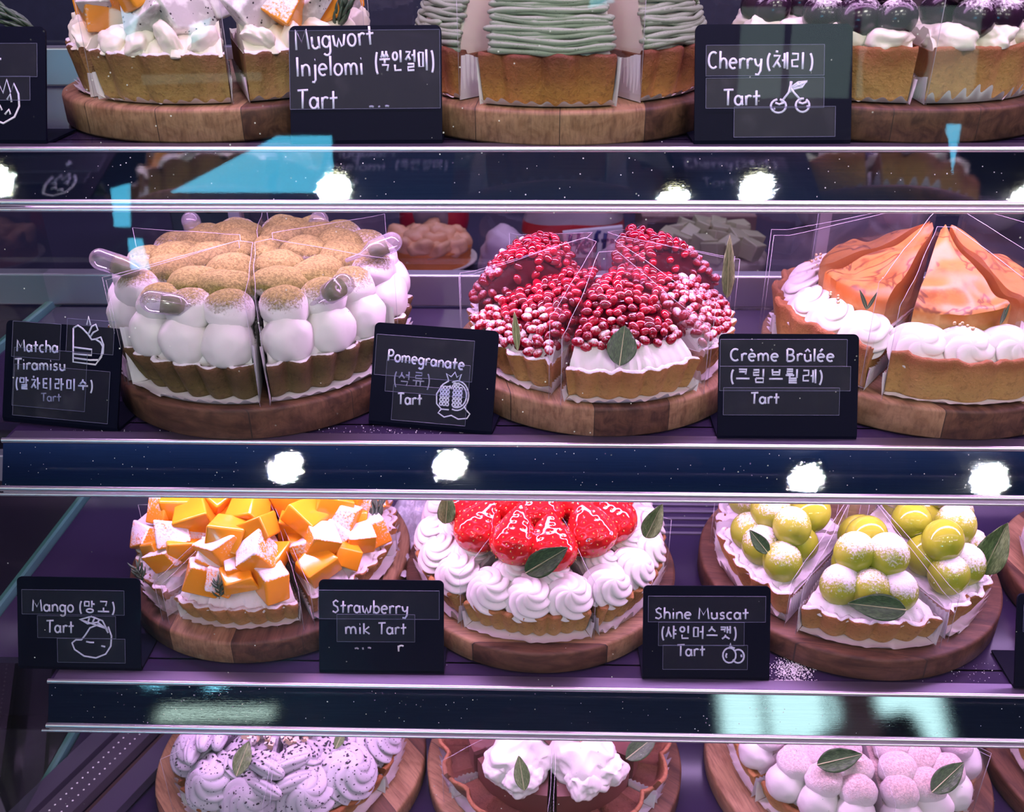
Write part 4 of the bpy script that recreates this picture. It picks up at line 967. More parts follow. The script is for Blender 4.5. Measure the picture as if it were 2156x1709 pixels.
# --- pomegranate
def heap(peak, R=0.112, base=0.036): return lambda r, a: base+peak*max(0.0, 1-(r/R)**2.2)
PML = [(-86, 'front pomegranate tart slice with a bay leaf standing on its cream', 0.012), (-146, 'pomegranate tart slice behind the pomegranate sign with a narrow leaf', 0.004), (-26, 'pomegranate tart slice behind the creme brulee sign, thick with sugar', 0.004), (34, 'rear pomegranate tart slice with a tall upright leaf', 0.002), (154, 'rear pomegranate tart slice nearest the matcha tart', 0.002)]
for mid, lab, push in PML:
    front = mid == -86
    e, a0, a1 = wedge('pom', mid, 28.2, lab, 'slices of the pomegranate tart', push)
    crust(e, a0, a1, 0.116, 0.031, 36, 0.0032, GOLDD, 0.010, seed=mid, wave=0.003)
    zc = 0.034
    mound('cream_filling', e, a0+.01, a1-.01, 0.110, lambda r, a: 0.032+0.012*max(0, 1-abs(r-0.095)/0.03), 0.026, CREAM, rough=0.004, sc=70, edge=0.004)
    rr_, pk = (0.098, 0.048) if front else (0.112, 0.052 if mid in (34, 154) else 0.044)
    if front: zf = lambda r, a: 0.038+0.034*max(0, min(1, (0.105-r)/0.055))**0.8
    elif mid in (34, 154): zf = lambda r, a: 0.034+0.052*max(0, 1-((r-0.062)/0.056)**2)
    else: zf = lambda r, a: 0.034+0.036*max(0.0, 1-(r/0.114)**2.4)
    mound('fruit_jelly', e, a0+.02, a1-.02, rr_-0.004, lambda r, a: zf(r, a)-0.006, 0.028, ARILB, rough=0.003)
    pts = []; tries = 0; rs = random.Random(mid+7)
    while tries < 12000:
        tries += 1
        r = math.sqrt(rs.random())*rr_; a = rs.uniform(a0+0.03, a1-0.03)
        if r < 0.006: continue
        p = pol(r, a, zf(r, a)+rs.uniform(-0.003, 0.002))
        if all((p-q).length > 0.0067 for q in pts): pts.append(p)
    for k in range(90):                                   # the cut flanks of the heap show seeds too
        side = rs.choice((a0+0.02, a1-0.02)); r = rs.uniform(0.02, rr_-0.006); p = pol(r, side, rs.uniform(0.036, max(0.037, zf(r, 0)-0.004)))
        if all((p-q).length > 0.0068 for q in pts): pts.append(p)
    cam_l = CAM-Vector(e.location); pts.sort(key=lambda p: (cam_l-p).length - 3*p.z)
    rest = MB(); tv = [(v.co.copy()) for v in ARI[0].vertices]; tf = [tuple(f.vertices) for f in ARI[0].polygons]
    for k, p in enumerate(pts):
        rad = math.hypot(p.x, p.y); sug = rad > rr_-0.028+0.020*nz(p, 40, 2)+(0.014 if front else 0.0)
        if mid == -26 and rad > 0.058: sug = True
        sc = rs.uniform(0.0043, 0.0055); rot = (rs.uniform(0, 6), rs.uniform(0, 6), rs.uniform(0, 6))
        if k < 98: put('pomegranate_seed', e, ARS if sug else ARI, p, rot, sc)
        else:
            M = TRS(p, rot, sc); rest.mi = 1 if sug else 0; rest.add([M @ v for v in tv], tf)
    if rest.v: tag(rest.build('pomegranate_seed_mass', [ARIL, ARILS], e), kind='stuff')
    liner(e, a0, a1, 0.116, seed=mid, rise=0.007, flap=0.012)
    film(e, a0, a1, 0.116, 0.060 if front else 0.072, seed=mid, rise=0.036 if front else 0.03, over=0.008, sides=(1, 1))
    yb = e.location.y
    if front: LATER.append((e, LFW, (1304, 770), (1316, 684), 0))
    if mid == -146: leaf('bay_leaf', e, LFP, onY(1090, 738, 0.70), onY(1083, 656, 0.72), k=0)
    if mid == 34: leaf('bay_leaf', e, LFP, onY(1531, 626, 0.80), onY(1537, 494, 0.80), k=1)
    if mid == 154: leaf('bay_leaf', e, LFP, onY(1102, 545, 0.86), onY(1088, 495, 0.86), k=0)
# --- creme brulee
CHK = NT('baked_custard'); zz_ = CHK.sep(CHK.coord())[2]; up_ = CHK.nrmz()
side_ = CHK.mix(CHK.ss(CHK.math('ADD', zz_, CHK.math('MULTIPLY', CHK.math('SUBTRACT', CHK.noise(40, 4, 0.6), 0.5), 0.03)), 0.040, 0.062), (0.70, 0.47, 0.20), (0.44, 0.135, 0.018))
crs = CHK.math('SUBTRACT', 1.0, CHK.ss(CHK.math('ABSOLUTE', CHK.math('SUBTRACT', CHK.noise(22, 3, 0.55, None, 0.8), 0.5)), 0.004, 0.030))
ptc = CHK.ss(CHK.noise(45, 4, 0.6), 0.5, 0.75)
topc = CHK.mix(CHK.math('MULTIPLY', crs, 0.85), CHK.mix(ptc, (0.44, 0.19, 0.042), (0.32, 0.10, 0.02)), (0.13, 0.035, 0.01))
CHK.set(CHK.mix(CHK.ss(up_, 0.35, 0.7), side_, topc), 0.4, spec=0.4); CHK.bump(CHK.noise(60, 4), 0.25, 0.002); CHK = CHK.m
for mid, lab in ((-104, 'creme brulee tart slice facing the front, beside its sign, custard block behind cream'), (-165, 'creme brulee tart slice behind the creme brulee sign, tall clear wrap'), (-44, 'creme brulee tart slice running out of the picture'), (135, 'rear creme brulee tart slice with piped cream petals')):
    e, a0, a1 = wedge('creme', mid, 28, lab, 'slices of the creme brulee tart', 0.005)
    crust(e, a0, a1, 0.119, 0.038, 20, 0.0034, GOLD, 0.006, 0.006, seed=mid, wave=0.004, top_in=0.005)
    mound('cream_filling', e, a0+.01, a1-.01, 0.111, lambda r, a: 0.036, 0.028, CREAM, rough=0.002)
    def zf(r, a): return 0.064+0.042*max(0, (0.084-r)/0.084)**1.25 + 0.0022*math.sin(r*150+a*4) + (-0.003*max(0, (r-0.078)/0.006)**2)
    mound('custard_block', e, a0+.05, a1-.05, 0.084, zf, 0.034, CHK, rough=0.003, sc=55, nr=34, na=40)
    for i, a in enumerate(spread(a0, a1, 3, -0.02)):
        put('cream_rosette', e, ROSC, pol(0.0955, a, 0.0335), (0, D_(44), a), (0.0225, 0.0250, 0.0195), i % 2)
    am = (a0+a1)/2
    for k in range(7): 
        s = MB(); 
        link('gold_pearl', bpy.data.meshes.get('gold_pearl_ball') or ico(2, lambda v: v, 'gold_pearl_ball', PEARL), e, TRS(pol(0.092+0.003*math.sin(k*2.1), am-0.10+0.035*k, 0.0565-0.0002*k*k), (0, 0, 0), 0.0014))
    if mid in (-104, -165):
        link('rosemary', leaf_mesh('rosemary_bit', HERB, 1, 0.10, 0.1, 0.0), e, frame(pol(0.090, am+0.30, 0.054), pol(0.3, am+2.2, 0.9), (0.2, -1, 0.3)) @ Matrix.Scale(0.017, 4))
        link('rosemary', leaf_mesh('rosemary_bit', HERB, 2, 0.10, 0.1, 0.0), e, frame(pol(0.090, am+0.30, 0.054), pol(0.45, am-0.4, 0.9), (0.2, -1, 0.3)) @ Matrix.Scale(0.019, 4))
    liner(e, a0, a1, 0.119, seed=mid, rise=0.004, flap=0.02)
    film(e, a0+0.02, a1-0.02, 0.117, 0.078 if mid == -104 else 0.092, seed=mid, rise=0.03, over=0.012, sides=(1, 1))
# --- mango
for mid, lab in ((-104, 'front mango tart slice with a small rosemary tuft on its cream'), (-44, 'mango tart slice behind the strawberry sign, sugared cubes on its rim'), (-164, 'mango tart slice behind the mango sign, sugared cubes at its edge'), (16, 'mango tart slice with a rosemary sprig, beside the strawberry tart'), (76, 'rear mango tart slice nearer the strawberry tart'), (136, 'rear mango tart slice nearer the vent slots')):
    e, a0, a1 = wedge('mango', mid, 28, lab, 'slices of the mango tart', 0.004)
    crust(e, a0, a1, 0.117, 0.026, 44, 0.0028, GOLDD, 0.010, seed=mid, wave=0.003)
    mound('cream_filling', e, a0+.01, a1-.01, 0.113, lambda r, a: 0.026+0.009*max(0, 1-abs(r-0.09)/0.04), 0.019, CREAMD, rough=0.005, sc=80, edge=0.006)
    for rad, z, n, kind, sz in ((0.100, 0.043, 4, 0, 0.0140), (0.082, 0.047, 3, 1, 0.0150), (0.086, 0.062, 2, 0, 0.0140), (0.064, 0.050, 3, 1, 0.0150), (0.066, 0.070, 2, 2, 0.0155), (0.045, 0.058, 2, 2, 0.0150), (0.040, 0.077, 1, 2, 0.0160), (0.020, 0.070, 1, 2, 0.0150)):
        for a in spread(a0, a1, n, 0.08):
            ms = CH_MS if (kind == 0 and rng.random() < 0.85) or (kind == 1 and rng.random() < 0.4) else CH_M
            put('mango_cube', e, ms, pol(rad+rng.uniform(-.004, .004), a+rng.uniform(-.05, .05), z+rng.uniform(-.002, .003)), (rng.uniform(-.55, .55), rng.uniform(-.55, .55), rng.uniform(0, 6)), sz*rng.uniform(0.88, 1.08))
    liner(e, a0, a1, 0.112 if mid == -104 else 0.118, seed=mid, rise=0.003 if mid == -104 else 0.010, flap=0.02)
    film(e, a0, a1, 0.117, 0.044, seed=mid, rise=0.035, over=0.008, sides=(1, 1) if mid == -104 else ((1, 0) if mid == -44 else (0, 1)))
    if mid == -104: HERBS.append((e, HRB[0], 462, 1260, (0.02, 0.05, 0.9), 0.022))
    if mid == -164: link('rosemary', HRB[1], e, frame((Vector(onY(300, 1226, 0.70))-e.location)/e.scale.x, (-0.2, 0.1, 0.9), (0.1, -1, 0.4)) @ Matrix.Scale(0.022, 4))
    if mid == 16: link('rosemary', HRT[0], e, frame((Vector(onY(792, 1112, 0.775))-e.location)/e.scale.x, (0.10, 0.1, 0.9), (0.1, -1, 0.4)) @ Matrix.Scale(0.034, 4))
# --- strawberry
for mid, lab in ((-99, 'front strawberry tart slice with a dark leaf under two strawberries'), (-39, 'strawberry tart slice behind the shine muscat sign with an upright leaf'), (-159, 'strawberry tart slice on the side of the mango tart'), (21, 'rear strawberry tart slice nearest the green grape tart'), (81, 'rear strawberry tart slice at the middle back'), (141, 'rear strawberry tart slice nearest the mango tart')):
    e, a0, a1 = wedge('straw', mid, 28.4, lab, 'slices of the strawberry tart', 0.003)
    crust(e, a0, a1, 0.115, 0.030, 52, 0.0026, GOLD, 0.010, seed=mid, wave=0.0015)
    mound('cream_filling', e, a0+.01, a1-.01, 0.106, lambda r, a: 0.034+0.016*(1-(r/0.106)**2), 0.026, CREAM, rough=0.003)
    for i, a in enumerate(spread(a0, a1, 3, -0.02)):
        put('cream_rosette', e, ROS if True else SWI, pol(0.097, a, 0.0345), (D_(-4)*math.sin(a), D_(36), a), (0.0225, 0.0235, 0.0225), i % 2)
    for i, a in enumerate(spread(a0, a1, 2, 0.0)): put('cream_rosette', e, ROS, pol(0.079, a, 0.043), (0, 0, a), (0.018, 0.018, 0.018))
    for a, tilt, rad, z, sc in ((spread(a0, a1, 2)[0], -30, 0.066, 0.069, 0.0395), (spread(a0, a1, 2)[1], -36, 0.068, 0.066, 0.040), ((a0+a1)/2+0.1, -24, 0.034, 0.084, 0.039)):
        p = pol(rad, a, z); ax = Vector((-math.cos(a)*math.sin(D_(-tilt)), -math.sin(a)*math.sin(D_(-tilt)), math.cos(D_(tilt))))
        fr = frame(p, pol(1, a+PI/2), ax)
        link('strawberry', STR[rng.randrange(3)], e, fr @ Matrix.Rotation(rng.uniform(0, 6), 4, 'Z') @ Matrix.Diagonal((sc*1.06, sc*1.06, sc*0.98, 1)))
    liner(e, a0, a1, 0.115, seed=mid, rise=0.004 if mid == -99 else 0.014, flap=0.02)
    film(e, a0, a1, 0.115, 0.060, seed=mid, rise=0.035, over=0.004, sides=(1, 1) if mid == -99 else (0, 0) if mid > 0 else ((0, 1) if mid == -39 else (1, 0)))
    if mid == -99: leaf('bay_leaf', e, LFB, onY(1107, 1206, 0.672), onY(1195, 1153, 0.668), k=1)
    if mid == -39: leaf('bay_leaf', e, LFN, onY(1360, 1132, 0.735), onY(1395, 1060, 0.74), k=0)
    if mid == -159: leaf('bay_leaf', e, LFN, onY(938, 1102, 0.745), onY(944, 1030, 0.75), k=1)
# --- shine muscat
for mid, lab in ((-85, 'front green grape tart slice with a leaf lying on its rim'), (-25, 'green grape tart slice with a wavy upright leaf, at the picture edge side'), (-145, 'green grape tart slice behind the shine muscat sign'), (35, 'rear green grape tart slice nearer the picture edge'), (155, 'rear green grape tart slice nearer the strawberry tart')):
    e, a0, a1 = wedge('muscat', mid, 28, lab, 'slices of the green grape tart', 0.008 if mid == -85 else 0.004)
    crust(e, a0, a1, 0.119, 0.030, 32, 0.0034, GOLDD, 0.010, seed=mid, wave=0.004)
    mound('cream_filling', e, a0+.01, a1-.01, 0.115, lambda r, a: 0.029+0.004*max(0, 1-abs(r-0.11)/0.02), 0.022, CREAMD, rough=0.004, sc=90, edge=0.004)
    G = 0.0172
    lay = ((0.094, 0.043, 3, 'r'), (0.062, 0.044, 2, 'g'), (0.074, 0.066, 2, 'r'), (0.040, 0.062, 1, 'g'), (0.018, 0.048, 1, 'g')) if mid == -85 else ((0.096, 0.043, 3, 'r'), (0.066, 0.045, 2, 'g'), (0.080, 0.068, 2, 'x'), (0.046, 0.066, 1, 'g'))
    for rad, z, n, kd in lay:
        for a in spread(a0, a1, n, 0.10 if n > 1 else 0):
            ms = GRA if kd == 'g' or (kd == 'x' and rng.random() < 0.4) else GRS
            put('muscat_grape', e, ms, pol(rad+rng.uniform(-.002, .002), a+rng.uniform(-.03, .03), z), (rng.uniform(-.6, .6), rng.uniform(-.6, .6), rng.uniform(0, 6)), G*rng.uniform(0.95, 1.06))
    liner(e, a0, a1, 0.119, seed=mid, rise=0.006 if mid == -85 else 0.014, flap=0.03)
    film(e, a0, a1, 0.118, 0.050, seed=mid, rise=0.035, over=0.006, sides=(1, 1) if mid == -85 else (1, 0) if mid == -25 else (0, 1))
    if mid == -85: LATER.append((e, LFB, (1908, 1284), (1786, 1270), 2))
    if mid == -25: leaf('bay_leaf', e, LFN, onY(2068, 1208, 0.72), onY(2122, 1100, 0.725), hint=Vector((-0.5, -0.7, 0.2)), k=0)
    if mid == -145: leaf('bay_leaf', e, LFB, onY(1618, 1165, 0.72), onY(1578, 1115, 0.73), k=0)
# --- mugwort: tall block wound with piped strands
for mid, lab in ((-92, 'front mugwort tart slice wound with grey-green piped strands'), (-32, 'mugwort tart slice next to the cherry sign'), (-152, 'mugwort tart slice next to the mugwort sign'), (28, 'rear mugwort tart slice on the side of the cherry tart'), (148, 'rear mugwort tart slice on the side of the dragon fruit tart')):
    e, a0, a1 = wedge('mugwort', mid, 25.0 if mid == -92 else 26.5, lab, 'slices of the mugwort tart', 0.010 if mid == -92 else 0.004)
    crust(e, a0, a1, 0.116, 0.037, 24, 0.0034, REDC, 0.006, seed=mid)
    rz = lambda z: 0.1135-0.34*max(0, z-0.040)-2.2*max(0, z-0.085)**2
    s = MB(); zs = [0.030+0.0085*k for k in range(11)]; rows = []
    for z in zs: rows.append([pol(0.006, a0+.03, z)]+[pol(rz(z)-0.003, a0+.03+(a1-a0-.06)*i/16, z) for i in range(17)])
    s.grid(rows, cv=True); s.f.append(list(range(18))); s.m.append(0); s.f.append([10*18+k for k in reversed(range(18))]); s.m.append(0)
    s.build('cream_core', CREAMY, e, angle=R_(40))
    s = MB(); rs = random.Random(mid+200); z = 0.0385; k = 0
    while z < 0.112:
        pts = []; ph = rs.uniform(0, 9); dz = rs.uniform(-0.0022, 0.0022); b0 = a0+rs.uniform(-.01, .05); b1 = a1-rs.uniform(-.01, .05)
        if rs.random() < 0.16: b1 = a0+(a1-a0)*rs.uniform(0.45, 0.8)
        for i in range(31):
            t = i/30; a = b0+(b1-b0)*t; zq = z+dz*(t-0.5)*2+0.0011*math.sin(t*6+ph)+0.0014*nz((a*4, z*60, ph), 1, 3)
            pts.append(pol(rz(zq)+rs.uniform(-.0002, .0002)+0.0008*math.sin(k*2.4), a, zq))
        s.tube(pts, [0.0013]+[0.0021+0.0004*math.sin(ph+i*0.5) for i in range(29)]+[0.0013], 8); z += rs.uniform(0.0018, 0.0030); k += 1
    for j in range(6):                                   # strands laid over the top
        pts = [pol(rz(0.112)*(0.25+0.13*j), a0+(a1-a0)*t/20, 0.113+0.002*math.sin(t+j)) for t in range(21)]; s.tube(pts, 0.0034, 8)
    s.build('piped_strands', MUG, e)
    liner(e, a0, a1, 0.116, seed=mid, rise=0.005, flap=0.034)
    film(e, a0, a1, 0.116, 0.10, seed=mid, rise=0.01, over=0.002, sides=(1, 0) if mid == -32 else (0, 1) if mid == -152 else (0, 0))
# --- dragon fruit and mango
for mid, lab in ((-110, 'front dragon fruit tart slice under the clear wrap'), (-50, 'dragon fruit tart slice next to the mugwort sign, orange cube on its cream'), (-170, 'dragon fruit tart slice next to the sign with the drawn fruit'), (10, 'rear dragon fruit tart slice on the side of the mugwort tart'), (130, 'rear dragon fruit tart slice at the back')):
    e, a0, a1 = wedge('dragon', mid, 28, lab, 'slices of the dragon fruit tart', 0.006)
    crust(e, a0, a1, 0.116, 0.037, 22, 0.0034, GOLDM, 0.006, seed=mid, wave=0.002)
    mound('cream_filling', e, a0+.01, a1-.01, 0.114, lambda r, a: 0.040+0.012*max(0, 1-abs(r-0.085)/0.035), 0.033, CREAMY, rough=0.006, sc=60, edge=0.006)
    for i, a in enumerate(spread(a0, a1, 4)): put('cream_dollop', e, DOLY, pol(0.104, a, 0.0425), rr3(), (0.012, 0.014, 0.008))
    for rad, z, n in ((0.088, 0.066, 2), (0.060, 0.072, 2), (0.075, 0.094, 1), (0.040, 0.088, 1)):
        for a in spread(a0, a1, n, 0.06): put('dragon_fruit_chunk', e, CH_D, pol(rad, a+rng.uniform(-.06, .06), z), (rng.uniform(-.8, .8), rng.uniform(-.8, .8), rng.uniform(0, 6)), 0.0205*rng.uniform(0.85, 1.1))
    for a in spread(a0, a1, 2, 0.0)[::1 if mid != -110 else 2]: put('mango_cube', e, CH_MF, pol(0.092, a+0.12, 0.063 if mid != -110 else 0.080), rr3(), 0.0140)
    put('mango_cube', e, CH_MF, pol(0.070, (a0+a1)/2-0.1, 0.100), rr3(), 0.0140)
    liner(e, a0, a1, 0.116, seed=mid, rise=0.005, flap=0.02)
    film(e, a0, a1, 0.116, 0.105, seed=mid, rise=0.01, over=0.004, sides=(1, 1) if mid == -110 else (0, 1) if mid == -50 else (1, 0))
    if mid == -170: link('rosemary', HRT[0], e, frame((Vector(onY(95, 72, 0.80))-e.location)/e.scale.x, (-0.7, -0.3, 0.45), (0.1, -1, 0.4)) @ Matrix.Scale(0.040, 4))
    if mid == -50: link('rosemary', HRT[1], e, frame((Vector(onY(705, 66, 0.80))-e.location)/e.scale.x, (0.35, -0.2, 0.75), (0.1, -1, 0.4)) @ Matrix.Scale(0.034, 4))
# --- cherry
for mid, lab in ((-65, 'cherry tart slice with cream mounds, running out of the picture'), (-125, 'cherry tart slice beside the cherry sign'), (175, 'cherry tart slice behind the cherry sign'), (115, 'rear cherry tart slice'), (55, 'rear cherry tart slice out at the picture edge')):
    e, a0, a1 = wedge('cherry', mid, 28.4, lab, 'slices of the cherry tart', 0.005)
    crust(e, a0, a1, 0.117, 0.039, 20, 0.0028, GOLD, 0.005, seed=mid, wave=0.003)
    mound('cream_filling', e, a0+.01, a1-.01, 0.108, lambda r, a: 0.040+0.010*max(0, 1-abs(r-0.08)/0.05), 0.034, CREAMY, rough=0.005, edge=0.004)
    for i, a in enumerate(spread(a0, a1, 3)): put('cream_dollop', e, DOLY, pol(0.100, a, 0.043), (0, 0, rng.uniform(0, 6)), (0.0150, 0.0175, 0.0105))
    for rad, z, n in ((0.097, 0.0565, 3), (0.066, 0.060, 2), (0.084, 0.078, 2), (0.050, 0.084, 1)):
        for a in spread(a0, a1, n, 0.10 if n > 1 else 0): put('cherry', e, CHE, pol(rad+rng.uniform(-.003, .003), a+(0.09 if n == 3 else 0), z), (rng.uniform(-.7, .7), rng.uniform(-.7, .7), rng.uniform(0, 6)), 0.0155*rng.uniform(0.92, 1.08))
    liner(e, a0, a1, 0.117, seed=mid, rise=0.012 if mid == -65 else 0.005, flap=0.02)
    film(e, a0, a1, 0.117, 0.105, seed=mid, rise=0.01, over=0.003, sides=(1, 0) if mid == -65 else (0, 1) if mid == 115 else (0, 0))
# --- black sesame
for mid, lab in ((-130, 'black sesame tart slice with piped rosettes nearest the vent strip'), (-70, 'black sesame tart slice nearest the chocolate tart, facing the front'), (-10, 'black sesame tart slice at the side of the chocolate tart'), (170, 'black sesame tart slice at the side of the case glass'), (110, 'rear black sesame tart slice with crumble'), (50, 'rear black sesame tart slice nearest the chocolate tart')):
    e, a0, a1 = wedge('sesame', mid, 28.6, lab, 'slices of the black sesame tart', 0.003)
    crust(e, a0, a1, 0.118, 0.028, 40, 0.0016, REDC, 0.010, seed=mid)
    mound('cream_filling', e, a0+.01, a1-.01, 0.110, lambda r, a: 0.032+0.030*min(1, (0.110-r)/0.06), 0.024, SESAME, rough=0.003)
    for i, a in enumerate(spread(a0, a1, 2, -0.02)): put('sesame_rosette', e, ROSS, pol(0.090, a, 0.036), (0, D_(32), a), (0.033, 0.033, 0.031), i)
    for q, rad in enumerate((0.080, 0.066, 0.094)):
        put('sesame_ruffle', e, SHES, pol(rad, (a0+a1)/2+(0.40 if mid != -70 else -0.40), 0.050+0.012*(1-q*0.5)), (0, 0, (a0+a1)/2+PI/2), (0.026, 0.013, 0.020), q % 2)
    put('sesame_rosette', e, ROSS, pol(0.070, a0+0.3 if mid == -70 else a1-0.5, 0.050), (0, D_(10), 1.0), (0.022, 0.022, 0.026), 2)
    s = MB(); rs = random.Random(mid)
    for k in range(120):
        r, a = rs.uniform(0.004, 0.052), rs.uniform(a0+.03, a1-.03); M = TRS(pol(r, a, 0.066+rs.uniform(0, 0.010)), (rs.uniform(0, 6), rs.uniform(0, 6), 0), rs.uniform(0.002, 0.0042))
        s.mi = rs.choice((0, 1, 1)); s.box(-1, 1, -.8, .8, -.6, .6, M)
    tag(s.build('crumble_topping', [CRUMB, CREAM], e, smooth=False), kind='stuff')
    s = MB(); trees = []
    for ch in [o for o in COL.objects if o.parent == e and o.name.startswith(('sesame_r', 'cream_f', 'crumble'))]:
        trees.append(BVHTree.FromPolygons([ch.matrix_basis @ v.co for v in ch.data.vertices], [tuple(f.vertices) for f in ch.data.polygons]))
    for k in range(130):                                  # seeds lie on whatever cream is below them
        r, a = (rs.uniform(0.04, 0.085) if k % 3 else rs.uniform(0.04, 0.118)), rs.uniform(a0+.03, a1-.03)
        hits = [h for h in (t_.ray_cast(pol(r, a, 0.2), Vector((0, 0, -1))) for t_ in trees) if h[0] is not None]
        if not hits: continue
        h = max(hits, key=lambda q: q[0].z)
        M = frame(h[0]+h[1]*0.0004, Vector((rs.uniform(-1, 1), rs.uniform(-1, 1), 0.01)), h[1])
        q0 = len(s.v); s.ell((0, 0, 0), 0.0010, 0.0019, 0.0007, 6, 4)
        for q in range(q0, len(s.v)): s.v[q] = tuple(M @ Vector(s.v[q]))
    tag(s.build('sesame_seeds', SEEDB, e), kind='stuff')
    liner(e, a0, a1, 0.118, seed=mid, rise=0.010, flap=0.02)
    film(e, a0, a1, 0.118, 0.074, seed=mid, rise=0.02, over=0.012, sides=(1, 1) if mid == -130 else (1, 0) if mid == -70 else (0, 1) if mid == -10 else (0, 0))
    if mid == -130: LATER.append((e, LFN, (497, 1634), (524, 1560), 0))
    if mid == 50: LATER.append((e, LFN, (706, 1576), (722, 1540), 1))
# --- chocolate
for mid, lab in ((-119, 'chocolate tart slice with a pale-backed leaf in its whipped cream'), (-59, 'chocolate tart slice with a dark leaf on its whipped cream'), (1, 'chocolate tart slice on the side of the cream dollop tart'), (-179, 'chocolate tart slice on the side of the sesame tart')):
    e, a0, a1 = wedge('choc', mid, 28.6, lab, 'slices of the chocolate tart', 0.003)
    crust(e, a0, a1, 0.119, 0.032, 14, 0.0055, CHOCC, 0.012, 0.005, seed=mid, wave=0.005, top_in=0.018)
    mound('mousse', e, a0+.012, a1-.012, 0.090, lambda r, a: 0.045, 0.014, CHOC, nr=10)
    if mid in (-119, -59):
        rs = random.Random(mid); am = (a0+a1)/2
        W1 = ico(5, lambda v: Vector((v.x*(1+0.30*nz(v, 1.3, mid)+0.16*nz(v, 2.8, 4)+0.05*nz(v, 7, 5)), v.y*(1+0.30*nz(v, 1.3, mid)+0.16*nz(v, 2.8, 4)+0.05*nz(v, 7, 5)), v.z*(1+0.35*nz(v, 2.2, mid+3)) if v.z > -.5 else -.5)), 'whipped_cream', CREAM)
        link('whipped_cream', W1, e, TRS(pol(0.053, am, 0.056), (0, 0, am), (0.040, 0.033, 0.028)))
        for q, (rad, da) in enumerate(((0.080, -0.16), (0.082, 0.16), (0.034, 0.0))): put('cream_dollop', e, DOLY_W if False else [W1], pol(rad, am+da, 0.053+0.014*(q == 2)), (0, 0, q*2.1), (0.0185, 0.021, 0.016))
        for k in range(5): link('gold_pearl', bpy.data.meshes['gold_pearl_ball'], e, TRS(pol(0.030+0.006*k, am+0.2*math.sin(k*3), 0.0865), (0, 0, 0), 0.0015))
        s = MB(); s.box(-0.010, 0.010, -0.003, 0.003, -0.014, 0.014, TRS(pol(0.045, am+0.35, 0.088), (0.5, 0.35, am))); s.build('chocolate_shard', CHOC, e, smooth=False, bevel=0.001)
        s = MB(); s.box(-0.004, 0.004, -0.0012, 0.0012, -0.016, 0.014, TRS(pol(0.052, am-0.12, 0.086), (0.4, -0.3, am))); tag(s.build('wafer_shard', CRUMB, e, smooth=False), 'pale wafer shard')
    liner(e, a0, a1, 0.119, seed=mid, rise=0.014, flap=0.02)
    film(e, a0, a1, 0.119, 0.060, seed=mid, rise=0.02, over=0.010, sides=(1, 1) if mid == -119 else (0, 1) if mid == 1 else (1, 0))
    if mid == -119: LATER.append((e, LFN, (1104, 1664), (1092, 1590), 0))
    if mid == -59: LATER.append((e, LFB, (1318, 1598), (1385, 1545), 1))
# --- cream dollop tart
for mid, lab in ((-106, 'cream dollop tart slice facing the front, leaf at its cut edge'), (-46, 'cream dollop tart slice with a pointed leaf, nearer the corner tart'), (14, 'cream dollop tart slice beside the corner tart'), (-166, 'cream dollop tart slice beside the chocolate tart'), (134, 'rear cream dollop tart slice near the chocolate tart'), (74, 'rear cream dollop tart slice in the middle')):
    e, a0, a1 = wedge('tira', mid, 28.8, lab, 'slices of the cream dollop tart', 0.003)
    crust(e, a0, a1, 0.121, 0.030, 30, 0.0020, GOLD, 0.010, seed=mid)
    mound('cream_filling', e, a0+.01, a1-.01, 0.112, lambda r, a: 0.050+0.012*(1-(r/0.112)**2), 0.026, COCOA, rough=0.002)
    for rad, z, n, sz, ms in ((0.107, 0.042, 3, (0.0185, 0.0195, 0.019), DOL), (0.096, 0.061, 3, (0.0175, 0.0185, 0.015), DOLC), (0.073, 0.067, 2, (0.0165, 0.0195, 0.014), DOLC), (0.048, 0.070, 1, (0.016, 0.0205, 0.014), DOLC), (0.020, 0.072, 1, (0.014, 0.014, 0.013), DOLC)):
        for i, a in enumerate(spread(a0, a1, n, 0.01)): put('cream_dollop', e, ms, pol(rad, a+(0.03 if n == 2 else 0), z), (rng.uniform(-.2, .2), D_(8), a), sz)
    liner(e, a0, a1, 0.121, seed=mid, rise=0.012, flap=0.03)
    film(e, a0, a1, 0.121, 0.082, seed=mid, rise=0.012, over=0.006, sides=(1, 1) if mid == -46 else (1, 0) if mid == 14 else (0, 0))
    if mid == -106: LATER.append((e, LFB, (1720, 1610), (1816, 1587), 0))
    if mid == -46: LATER.append((e, LFB, (1962, 1668), (2030, 1604), 1))
# --- corner tart and the one at the picture edge
for key, mid, lab in (('edge', -170, 'cream-topped tart slice in the lower picture corner'), ('edge', -110, 'cream-topped tart slice beyond the lower picture corner'), ('peach', 180, 'tart slice cut by the picture edge beside the green grape tart')):
    e, a0, a1 = wedge(key, mid, 28, lab, 'corner tart slices')
    crust(e, a0, a1, 0.119, 0.030, 36, 0.002, GOLD, 0.010, seed=mid)
    mound('cream_filling', e, a0+.01, a1-.01, 0.112, lambda r, a: 0.034+0.008*(1-(r/0.112)**2), 0.026, CREAM)
    for a in spread(a0, a1, 3): put('cream_rosette', e, ROS, pol(0.096, a, 0.031), (0, D_(10), a), (0.021, 0.021, 0.024))
    liner(e, a0, a1, 0.119, seed=mid, rise=0.012, flap=0.02)
for e, ms, b, t, k in LATER: lay_leaf(e, ms, b, t, k)
for q in HERBS: lay_herb(*q)
